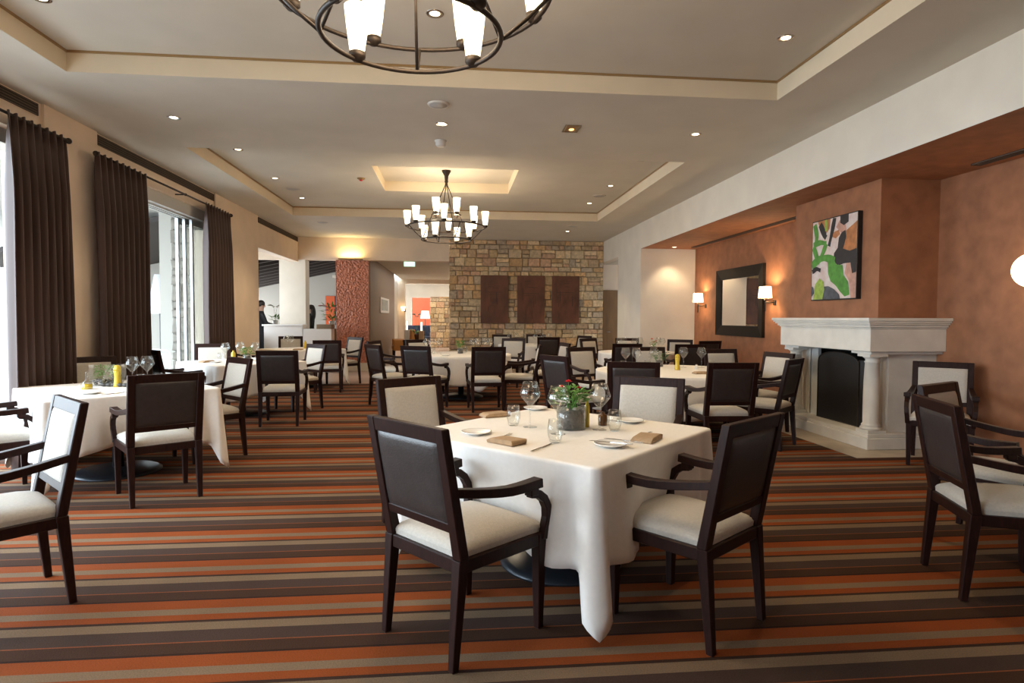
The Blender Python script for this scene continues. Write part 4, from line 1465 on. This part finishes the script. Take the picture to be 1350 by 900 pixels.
# --- table by the first curtain
def herb_box(loc, label):
    t = empty('herb_box', loc, R(10))
    tag(t, label, 'planter')
    w, d, h_ = .13, .06, .19
    b = MB()
    for x0, x1, y0, y1 in ((-w, w, -d, -d + .004), (-w, w, d - .004, d), (-w, -w + .004, -d + .004, d - .004), (w - .004, w, -d + .004, d - .004)):
        b.box((x0, y0, 0), (x1, y1, h_))
    b.box((-w + .004, -d + .004, 0), (w - .004, d - .004, .005))
    b.build('glass_box', 'glass', t)
    rn = random.Random(3)
    b = MB()
    for k in range(46):
        b.ball((rn.uniform(-w + .02, w - .02), rn.uniform(-d + .016, d - .016), rn.uniform(.015, .05)), (rn.uniform(.010, .018), rn.uniform(.010, .016), .010), 0, 7, 5)
    b.build('pebbles', 'darkpebble', t)
    b = MB()
    foliage(b, (-.02, 0, .06), 110, .075, .12, .035, .012, rn, up=1.0)
    b.build('herbs', 'leaf', t)
    return t
herb_box((-3.12, 5.80, ZT), 'glass box of green herbs and dark pebbles on the table by the first curtain')
for k in range(5):
    b = MB().ball((0, 0, 0), (.030 + .004 * (k % 3), .024, .018), 0, 9, 6)
    o = b.build('decor_stone', 'darkpebble')
    o.location = (-3.10 + k * .052, 5.70 - .012 * k, ZT + .018)
    tag(o, '%s dark stone from the left in front of the glass herb box' % ORD[k], 'stone', 'dark stones by the herb box')
t = empty('oil_cruet', (-3.13, 5.5, ZT))
tag(t, 'glass cruet of golden oil left of the herb box', 'oil cruet')
MB().lathe([(0, 0), (.038, 0), (.042, .02), (.040, .045), (0, .045)], seg=20).build('oil_fill', 'oil', t)
MB().lathe([(.043, 0), (.045, .03), (.034, .06), (.012, .078), (.011, .115), (.016, .12), (.0, .121)], seg=20).build('flask', 'glass', t)
MB().lathe([(0, .121), (.008, .121), (.015, .135), (.008, .15), (0, .152)], seg=12).build('stopper', 'glass', t)
mill((-2.975, 5.68, ZT), 'yellow waisted pepper mill right of the herb box')
TW = ' on the table by the first curtain'
place(plate, (-2.92, 5.17, ZT), 0, 'white side plate at the near edge' + TW, 'plate', 'side plates on the window tables')
for (x, y), lab in (((-2.90, 5.78), 'left wine glass behind the pepper mill' + TW), ((-2.81, 5.86), 'right wine glass behind the pepper mill' + TW)):
    place(wine, (x, y, ZT), rnd.random(), lab, 'wine glass', 'wine glasses on the window tables')
for (x, y), lab in (((-2.66, 5.75), 'right tumbler showing above the leather chair back' + TW), ((-2.75, 5.62), 'left tumbler showing above the leather chair back' + TW)):
    place(tumbler, (x, y, ZT), rnd.random(), lab, 'tumbler', 'tumblers on the window tables')
place(napkin, (-2.45, 5.35, ZT), R(40), 'folded tan napkin behind the leather chair back' + TW, 'napkin', 'tan napkins on the window tables')
place(knife, (-2.74, 5.17, ZT), R(70), 'knife beside the plate' + TW, 'knife', 'cutlery on the window tables')
place(fork, (-2.68, 5.22, ZT), R(70), 'fork beside the plate' + TW, 'fork', 'cutlery on the window tables')

# --- second window table
SW = ' on the second window table'
for (x, y), lab in (((-3.20, 8.86), 'first wine glass from the left' + SW), ((-3.08, 9.10), 'second wine glass from the left' + SW), ((-2.84, 9.0), 'third wine glass from the left' + SW)):
    place(wine, (x, y, ZT), rnd.random(), lab, 'wine glass', 'wine glasses on the window tables')
place(tumbler, (-3.30, 8.95, ZT), 0, 'tumbler left of the wine glasses' + SW, 'tumbler', 'tumblers on the window tables')
bottle('oil_bottle', (-3.14, 9.0, ZT), 'yellow oil bottle between the wine glasses' + SW, .030, .15, 'peppermill')
vase_plant('herb_pot', (-2.95, 9.0, ZT), 'small glass pot of green herbs' + SW, .06, .08, .06, rnd, 90, .085, .11, .08, [], 'redflower', .04, .014)
place(plate, (-3.22, 8.58, ZT), 0, 'white side plate' + SW, 'plate', 'side plates on the window tables')
place(napkin, (-3.38, 8.66, ZT), R(60), 'folded napkin at the left edge of the second window table', 'napkin', 'tan napkins on the window tables')
# --- table before the bar
BW = ' on the table before the bar counter'
bottle('oil_bottle', (-2.95, 12.40, ZT), 'yellow oil bottle' + BW, .030, .16, 'peppermill')
for (x, y), lab in (((-3.32, 12.45), 'left wine glass' + BW), ((-3.24, 12.45), 'right wine glass' + BW)):
    place(wine, (x, y, ZT), 0, lab, 'wine glass', 'wine glasses on the window tables')
place(tumbler, (-2.75, 12.3, ZT), 0, 'single tumbler' + BW, 'tumbler', 'tumblers on the window tables')
place(napkin, (-2.95, 11.85, ZT), 0, 'folded napkin' + BW, 'napkin', 'tan napkins on the window tables')
# --- round tables: glasses counted from the left in the picture
def row(proto, pts, what, where, cat, group):
    pts = sorted(pts, key=lambda p: px(p[0], p[1], ZT))
    for k, (x, y) in enumerate(pts):
        place(proto, (x, y, ZT), 0, '%s %s from the left on the %s' % (ORD[k], what, where), cat, group)
A5, A6, A7, A8 = 'middle round table', 'large round table before the fireplace', 'farther round table below the mirror', 'table by the stone wall'
row(wine, [(-.48, 10.70), (-.40, 10.92), (-.26, 10.78), (.34, 11.0), (.42, 10.86), (.56, 11.05), (.64, 10.80)], 'wine glass', A5, 'wine glass', 'wine glasses on the rear tables')
row(tumbler, [(-.36, 10.55), (.50, 10.62), (.20, 10.98)], 'tumbler', A5, 'tumbler', 'tumblers on the rear tables')
vase_plant('plant_pot', (.11, 10.62, ZT), 'dark gravel pot with an upright green plant on the middle round table', .05, .09, .085, rnd, 90, .055, .13, .10, [], 'redflower', .05, .014)
place(plate, (-.14, 10.0, ZT), 0, 'white side plate at the near edge of the ' + A5, 'plate', 'side plates on the rear tables')
row(wine, [(2.14, 7.42), (2.26, 7.36), (2.53, 7.5), (2.94, 7.55), (3.16, 7.5)], 'wine glass', A6, 'wine glass', 'wine glasses on the rear tables')
row(tumbler, [(2.35, 7.2), (3.14, 7.15), (2.05, 7.2)], 'tumbler', A6, 'tumbler', 'tumblers on the rear tables')
mill((2.72, 7.18, ZT), 'yellow pepper mill on the ' + A6)
vase_plant('plant_pot', (2.66, 7.66, ZT), 'gravel vase with dark green pine sprig on the ' + A6, .05, .09, .08, rnd, 120, .10, .12, .08, [], 'redflower', .07, .006, 'darkleaf')
place(napkin, (2.80, 6.66, ZT), R(5), 'folded tan napkin behind the right leather chair on the ' + A6, 'napkin', 'tan napkins on the rear tables')
place(napkin, (1.95, 7.30, ZT), R(60), 'folded tan napkin at the left edge of the ' + A6, 'napkin', 'tan napkins on the rear tables')
t = empty('salt_shaker', (2.99, 7.25, ZT))
tag(t, 'small white salt shaker on the ' + A6, 'salt shaker')
MB().lathe([(0, 0), (.018, 0), (.02, .01), (.014, .05), (0, .05)], seg=14).build('shaker_body', 'porcelain', t)
MB().lathe([(0, .05), (.014, .05), (.012, .062), (0, .066)], seg=14).build('cap', 'steel', t)
row(wine, [(3.05, 11.0), (3.25, 11.4), (3.92, 11.15), (3.60, 11.5), (3.95, 11.45), (3.4, 11.2)], 'wine glass', A7, 'wine glass', 'wine glasses on the rear tables')
vase_plant('flower_vase', (3.70, 11.0, ZT), 'vase with orange and yellow flowers on the farther round table', .05, .12, .09, rnd, 30, .06, .08, .12, [(-.03, 0, .24, .04), (.05, 0, .20, .035), (.0, -.03, .18, .04)], 'orangeflower', .05, .018)
row(wine, [(1.30, 14.2), (1.50, 14.5), (1.92, 14.3), (2.12, 14.5), (2.22, 14.1)], 'wine glass', A8, 'wine glass', 'wine glasses on the rear tables')

# ================================================================== TERRACE THINGS
stone_wall('wall_terrace_column', -5.20, -4.80, -.12, 3.42, 11.75, .05, .45, 31, 1.5)
bpy.data.objects['wall_terrace_column'].data.materials[0] = MATS['patiostone']
t = empty('terrace_lamp', (-6.05, 13.2, -.12))
tag(t, 'tall terrace lamp with a white conical shade, seen through the open window', 'outdoor lamp')
MB().lathe([(0, 0), (.20, 0), (.20, .03), (.02, .04), (.02, 1.62), (0, 1.62)], seg=16).build('stand', 'alu', t)
MB().lathe([(.24, 1.55), (.10, 2.35), (.095, 2.35), (.235, 1.55)], seg=28).build('lamp_shade', 'whitemetal', t)
t = empty('terrace_chair', (-5.05, 10.7, -.12), R(200))
tag(t, 'white tubular terrace chair outside the open window', 'outdoor chair')
MB().box((-.24, -.22, .52), (.24, .24, .54)).build('seat', 'whitemetal', t, .005)
b = MB()
pts = [(-.27, .24, 0)] + [(-.27, .24, .5)] + [(-.27, .22, .74), (-.27, -.10, .80), (-.26, -.24, .84), (-.2, -.28, .90), (0, -.30, .92), (.2, -.28, .90), (.26, -.24, .84), (.27, -.10, .80), (.27, .22, .74), (.27, .24, .5), (.27, .24, 0)]
b.tube(pts, .014)
b.build('arm_frame', 'whitemetal', t)
for s in (-1, 1):
    MB().tube([(s * .25, -.25, .86), (s * .25, -.24, .5), (s * .25, -.26, 0)], .014).build('leg', 'whitemetal', t)
MB().box((-.2, -.29, .62), (.2, -.275, .86)).build('backrest', 'whitemetal', t, .004)

# ================================================================== BAR
t = empty('bar_counter', (-3.80, 15.45, 0))
tag(t, 'white bar counter in front of the white column at the back left', 'bar counter')
MB().box((-.80, -.20, 0), (.11, .20, 1.15)).build('front_panel', 'counter', t, .004)
MB().box((.125, -.20, 0), (.80, .20, 1.08)).build('side_panel', 'counter', t, .004)
MB().box((-.84, -.23, 1.15), (.13, .23, 1.19)).build('counter_top', 'counter', t, .004)
MB().box((.44, -.18, 1.08), (.80, .18, 1.19)).build('till_box', 'taupe', t, .004)
t = empty('back_bar', (-5.0, 14.9, 0))
tag(t, 'dark shelving behind the left end of the bar counter', 'shelf')
MB().box((-.35, -.25, 0), (.25, .25, .60)).build('cabinet', 'navy', t, .004)
MB().box((-.38, -.27, .60), (.28, .27, .66)).build('shelf', 'counter', t, .003)
MB().box((-.33, -.22, .66), (.23, .22, .95)).build('cabinet', 'greypaint', t, .004)
MB().box((-.38, -.27, .95), (.28, .27, 1.0)).build('shelf', 'counter', t, .003)
def orchid(name, loc, label, hv, rv, stem, m, n=8, lean=.12, vm='counter', seed=1):
    rn = random.Random(seed)
    t = empty(name, loc)
    tag(t, label, 'flower vase')
    MB().lathe([(0, 0), (rv * .7, 0), (rv, hv * .9), (rv, hv), (rv - .008, hv), (rv - .01, hv * .8), (0, hv * .8)], seg=20).build('vase', vm, t)
    b = MB()
    foliage(b, (0, 0, hv), 22, rv * 1.3, .08, .20, .055, rn)
    b.build('leaves', 'leaf', t)
    for s in range(2):
        sg = 1 if s else -1
        pts = [(0, 0, hv * .85), (.02 * sg, 0, hv + stem * .5), (sg * lean * .6, .02, hv + stem * .85), (sg * lean * 1.4, .03, hv + stem), (sg * lean * 2.2, .03, hv + stem * .95)]
        st = MB().tube(pts, .004, 5).build('stem', 'leaf', t)
        for k in range(n // 2):
            u = k / max(1, n // 2 - 1)
            f = flower(st, (sg * lean * (.6 + 1.6 * u), .0, hv + stem * (.86 + .12 * math.sin(u * 2.2))), .055, m, k)
    return t
orchid('orchid_vase', (-4.98, 17.55, .9), 'tall white vase with an orchid left of the white column', .38, .07, .42, 'whiteflower', 8, .08, 'counter', 2)
MB().box((-.30, -.2, 0), (.30, .2, .9)).build('vase_stand', 'counter', None, .004, loc=(-4.98, 17.55, 0))
tag(bpy.data.objects['vase_stand'], 'white stand under the orchid vase left of the white column', 'stand')
orchid('bouquet_vase', (-3.38, 17.35, 1.05), 'vase with a large pink and green bouquet on the bar back shelf', .22, .09, .42, 'pinkflower', 12, .16, 'plastic', 5)
b = MB()
foliage(b, (0, 0, .25), 60, .20, .40, .22, .05, random.Random(8))
b.build('greenery', 'leaf', bpy.data.objects['bouquet_vase'])
for k, (x, z) in enumerate(((.18, .40), (.24, .30), (.12, .48), (-.14, .5), (.05, .6))):
    flower(bpy.data.objects['bouquet_vase'], (x, -.05, z), .07, 'pinkflower', k)
MB().box((-.32, -.2, 0), (.45, .2, 1.05)).build('back_shelf', 'door', None, .004, loc=(-3.38, 17.4, 0))
tag(bpy.data.objects['back_shelf'], 'low dark back shelf that carries the pink bouquet', 'shelf')
t = empty('wall_art', (-4.45, 26.58, 1.05))
tag(t, 'wide dark blue wall panel with an orange strip on the far bar wall', 'wall panel')
MB().box((-1.0, -.04, 0), (-.62, .0, 1.22)).build('orange_field', 'orangepaint', t)
MB().box((-.62, -.04, 0), (.95, .0, 1.22)).build('blue_field', 'navy', t)

def person(name, loc, rz, label, H_, female, arm):
    t = empty(name, loc, rz)
    tag(t, label, 'person')
    k = H_ / 1.80
    J = {}
    E = []
    def J_(n, p, r, par=None):
        J[n] = (Vector(p) * k, r * k)
        if par:
            E.append((par, n))
    sh = .17 if female else .20
    hp = .10
    J_('pelvis', (0, 0, .96), .145)
    J_('waist', (0, .01, 1.12), .125 if not female else .11, 'pelvis')
    J_('chest', (0, .02, 1.32), .15 if not female else .13, 'waist')
    J_('neckb', (0, .0, 1.47), .075, 'chest')
    J_('neck', (0, .015, 1.54), .055, 'neckb')
    J_('skull', (0, .03, 1.63), .078, 'neck')
    J_('crown', (0, .015, 1.72), .082, 'skull')
    for s, S in ((-1, 'L'), (1, 'R')):
        J_('hip' + S, (s * hp, 0, .90), .10, 'pelvis')
        J_('knee' + S, (s * (hp + .01), .02, .50), .062, 'hip' + S)
        J_('ank' + S, (s * (hp + .01), -.02, .09), .042, 'knee' + S)
        J_('toe' + S, (s * (hp + .03), .17, .035), .035, 'ank' + S)
        J_('sho' + S, (s * sh, 0, 1.43), .07, 'chest')
        a = arm[S]
        J_('elb' + S, a[0], .046, 'sho' + S)
        J_('wri' + S, a[1], .030, 'elb' + S)
        d = (Vector(a[1]) - Vector(a[0])).normalized()
        side = d.cross(Vector((0, 0, 1))).normalized() if abs(d.z) < .9 else Vector((0, 1, 0))
        up = side.cross(d)
        w = Vector(a[1])
        J_('palm' + S, w + d * .06, .028, 'wri' + S)
        for f in range(4):
            o_ = side * (-.033 + .022 * f)
            L = (.066, .078, .074, .058)[f]
            J_('f%d%s' % (f, S), w + d * .10 + o_, .0095, 'palm' + S)
            J_('g%d%s' % (f, S), w + d * (.10 + L * .6) + o_ - up * .012, .0085, 'f%d%s' % (f, S))
            J_('h%d%s' % (f, S), w + d * (.10 + L) + o_ - up * .03, .0075, 'g%d%s' % (f, S))
        J_('t' + S, w + d * .05 - side * .045, .011, 'palm' + S)
        J_('u' + S, w + d * .085 - side * .06 - up * .01, .009, 't' + S)
    ks = list(J)
    me = bpy.data.meshes.new('body')
    me.from_pydata([J[q][0] for q in ks], [(ks.index(a), ks.index(c)) for a, c in E], [])
    o = bpy.data.objects.new('body', me)
    COL.objects.link(o)
    md = o.modifiers.new('skin', 'SKIN')
    md.use_smooth_shade = True
    for i, q in enumerate(ks):
        sv = me.skin_vertices[0].data[i]
        sv.radius = (J[q][1], J[q][1] * (.72 if q in ('pelvis', 'waist', 'chest') else 1))
        sv.use_root = q == 'pelvis'
    sb = o.modifiers.new('sub', 'SUBSURF')
    sb.levels = sb.render_levels = 1
    dg = bpy.context.evaluated_depsgraph_get()
    m2 = bpy.data.meshes.new_from_object(o.evaluated_get(dg))
    o.modifiers.clear()
    o.data = m2
    m2.materials.clear()
    m2.materials.append(MATS['suit'])
    m2.materials.append(MATS['skin'])
    wr = [J['wriL'][0], J['wriR'][0]]
    for p in m2.polygons:
        p.use_smooth = True
        c = p.center
        hand = any((c - w).length < .19 * k and (c - w).dot((w - J['elb' + S][0])) > 0 for w, S in zip(wr, 'LR'))
        p.material_index = 1 if hand or c.z > 1.52 * k else 0
    o.parent = t
    hd = J['skull'][0]
    b = MB().ball((hd.x, hd.y + .072 * k, hd.z - .005), (.013, .02, .018), 0, 8, 6).ball((hd.x - .078 * k, hd.y - .005, hd.z), (.010, .018, .028), 0, 8, 6).ball((hd.x + .078 * k, hd.y - .005, hd.z), (.010, .018, .028), 0, 8, 6)
    b.build('face_features', 'skin', t)
    b = MB().ball((hd.x - .03, hd.y + .068 * k, hd.z + .025), (.012, .01, .008), 0, 8, 5).ball((hd.x + .03, hd.y + .068 * k, hd.z + .025), (.012, .01, .008), 0, 8, 5).ball((hd.x, hd.y + .068 * k, hd.z - .045), (.022, .01, .006), 0, 8, 5)
    b.build('eyes_and_mouth', 'hair', t)
    b = MB().ball((hd.x, hd.y - .022, hd.z + .065 * k), (.096 * k, .102 * k, .092 * k), 0, 14, 9)
    if female:
        b.ball((hd.x, hd.y - .075, hd.z - .08), (.105, .07, .20), 0, 14, 10)
    b.build('hair', 'hair', t)
    return t
person('person', (-5.13, 16.75, 0), R(-65), 'person in a dark suit leaning an arm over the bar at the back left', 1.83, False, {'L': ((-.27, .08, 1.17), (-.20, .30, 1.08)), 'R': ((.26, .10, 1.18), (.18, .36, 1.12))})
person('person', (-3.84, 16.88, 0), R(100), 'person with long dark hair in black clothes behind the bar', 1.72, True, {'L': ((-.25, .02, 1.16), (-.2, .2, 1.08)), 'R': ((.25, .02, 1.16), (.2, .2, 1.08))})

# red dimpled panel with a lamp on top, picture and exit sign
struct(boxobj('wall_dimpled_panel', (-3.0, 15.86, .2), (-2.18, 15.96, 2.82), 'dimpled'))
struct(boxobj('baseboard_panel', (-3.02, 15.84, 0), (-2.16, 15.98, .2), 'bandwhite'))
t = empty('uplight', (-2.62, 15.80, 2.83))
tag(t, 'uplight on top of the dimpled red panel washing the beam with yellow light', 'wall lamp')
MB().box((-.3, -.05, .0), (.3, .05, .03)).build('housing', 'brass', t)
lamp('uplight_bulb', 'AREA', (0, -.02, .04), 4, (1, .72, .30), (R(180), 0, 0), parent=t, shape='RECTANGLE', size=.5, size_y=.06)
t = empty('framed_picture', (-2.17, 19.3, 1.51))
tag(t, 'white framed green photograph on the taupe partition', 'picture')
MB().box((0, -1.15, 0), (.03, 1.15, .46)).build('picture_frame', 'paper', t, .004)
MB().box((.03, -.95, .07), (.034, .75, .40)).build('print', 'photo', t)
t = empty('exit_sign', (-1.165, 16.18, 2.72))
tag(t, 'pale green lit exit sign hanging from the beam at the foyer opening', 'exit sign')
MB().box((-.15, -.02, -.02), (.15, .02, .13)).build('sign_box', 'plastic', t, .004)
MB().box((-.14, -.024, -.01), (.14, -.02, .12)).build('sign_face', 'signglow', t)

# ================================================================== FOYER THINGS
t = empty('console_table', (-1.17, 18.6, 0))
tag(t, 'dark wood console table in the foyer opening', 'console table')
MB().box((-.36, -.2, .64), (.36, .2, .70)).build('tabletop', 'wood', t, .004)
for sx in (-1, 1):
    for sy in (-1, 1):
        MB().taper((sx * .32, sy * .16, 0), (.02, .02), (sx * .32, sy * .16, .64), (.03, .03)).build('leg', 'wood', t)
orchid('orchid_vase', (-1.13, 18.7, .70), 'orchid with white flowers on the foyer console', .16, .08, .62, 'whiteflower', 8, .05, 'corten', 7)
for x, y, h_, vm, lab in ((-1.42, 18.55, .30, 'porcelain', 'white candle holder at the left end of the foyer console'), (-.98, 18.5, .27, 'tanwood', 'tan square candle holder at the right of the foyer console')):
    t = empty('candle_holder', (x, y, .70))
    tag(t, lab, 'candle holder')
    MB().box((-.075, -.075, 0), (.075, .075, h_)).build('block', vm, t, .006)
    MB().lathe([(0, h_), (.03, h_), (.03, h_ + .26), (0, h_ + .27)], seg=14).build('candle', 'whitelamp', t)
t = empty('foyer_armchair', (-1.70, 20.2, 0), R(100))
tag(t, 'tan leather tub armchair beside the taupe partition in the foyer', 'armchair')
MB().box((-.30, -.28, .30), (.30, .32, .46)).build('seat', 'tanleather', t, .03)
MB().box((-.34, -.40, .30), (.34, -.26, .98)).build('backrest', 'tanleather', t, .03)
for s in (-1, 1):
    MB().box((s * .35 - .05, -.30, .30), (s * .35 + .05, .30, .66)).build('armrest', 'tanleather', t, .02)
    for yy in (-.33, .27):
        MB().taper((s * .3, yy, 0), (.018, .018), (s * .3, yy, .3), (.025, .025)).build('leg', 'wood', t)
t = empty('lounge_sofa', (-1.75, 29.0, 0))
tag(t, 'blue patterned sofa in front of the red wall of the far lounge', 'sofa')
MB().box((-.9, -.4, .2), (.9, .4, .5)).build('seat', 'bluefabric', t, .04)
MB().box((-.9, .25, .5), (.9, .45, 1.0)).build('backrest', 'bluefabric', t, .04)
for s in (-1, 1):
    MB().box((s * .95 - .08, -.4, 0), (s * .95 + .08, .45, .7)).build('armrest', 'bluefabric', t, .04)
t = empty('lounge_lamp', (-1.32, 28.2, 0))
tag(t, 'floor lamp with white shade against the far red wall', 'floor lamp')
MB().lathe([(0, 0), (.15, 0), (.15, .02), (.012, .03), (.012, 1.4), (0, 1.4)], seg=16).build('stand', 'iron', t)
MB().lathe([(.22, 1.32), (.17, 1.68), (.165, 1.68), (.215, 1.32)], seg=24).build('lamp_shade', 'whitelamp', t)
t = empty('foyer_sconce', (-2.03, 25.47, 1.70))
tag(t, 'small lit wall lamp on the end wall of the foyer', 'wall lamp')
MB().box((-.04, 0, -.1), (.04, .03, .1)).build('wall_plate', 'iron', t)
MB().lathe([(.06, -.06), (.10, .12), (.095, .12), (.055, -.06)], (-.06, -.12, 0), 18).build('lamp_shade', 'shadeglow', t)

# ================================================================== SMALL WALL FITTINGS
for y, lab in ((4.62, 'left grey power socket on the terracotta wall near the right edge'), (4.46, 'right grey power socket on the terracotta wall near the right edge')):
    t = empty('power_socket', (5.15, y, .42))
    tag(t, lab, 'power socket', 'power sockets')
    MB().box((-.008, -.06, -.045), (0, .06, .045)).build('plate', 'socket', t, .003)
    MB().lathe([(0, 0), (.028, 0), (.028, .004), (0, .004)], seg=18).build('socket_face', 'plastic', t).rotation_euler = (0, R(-90), 0)
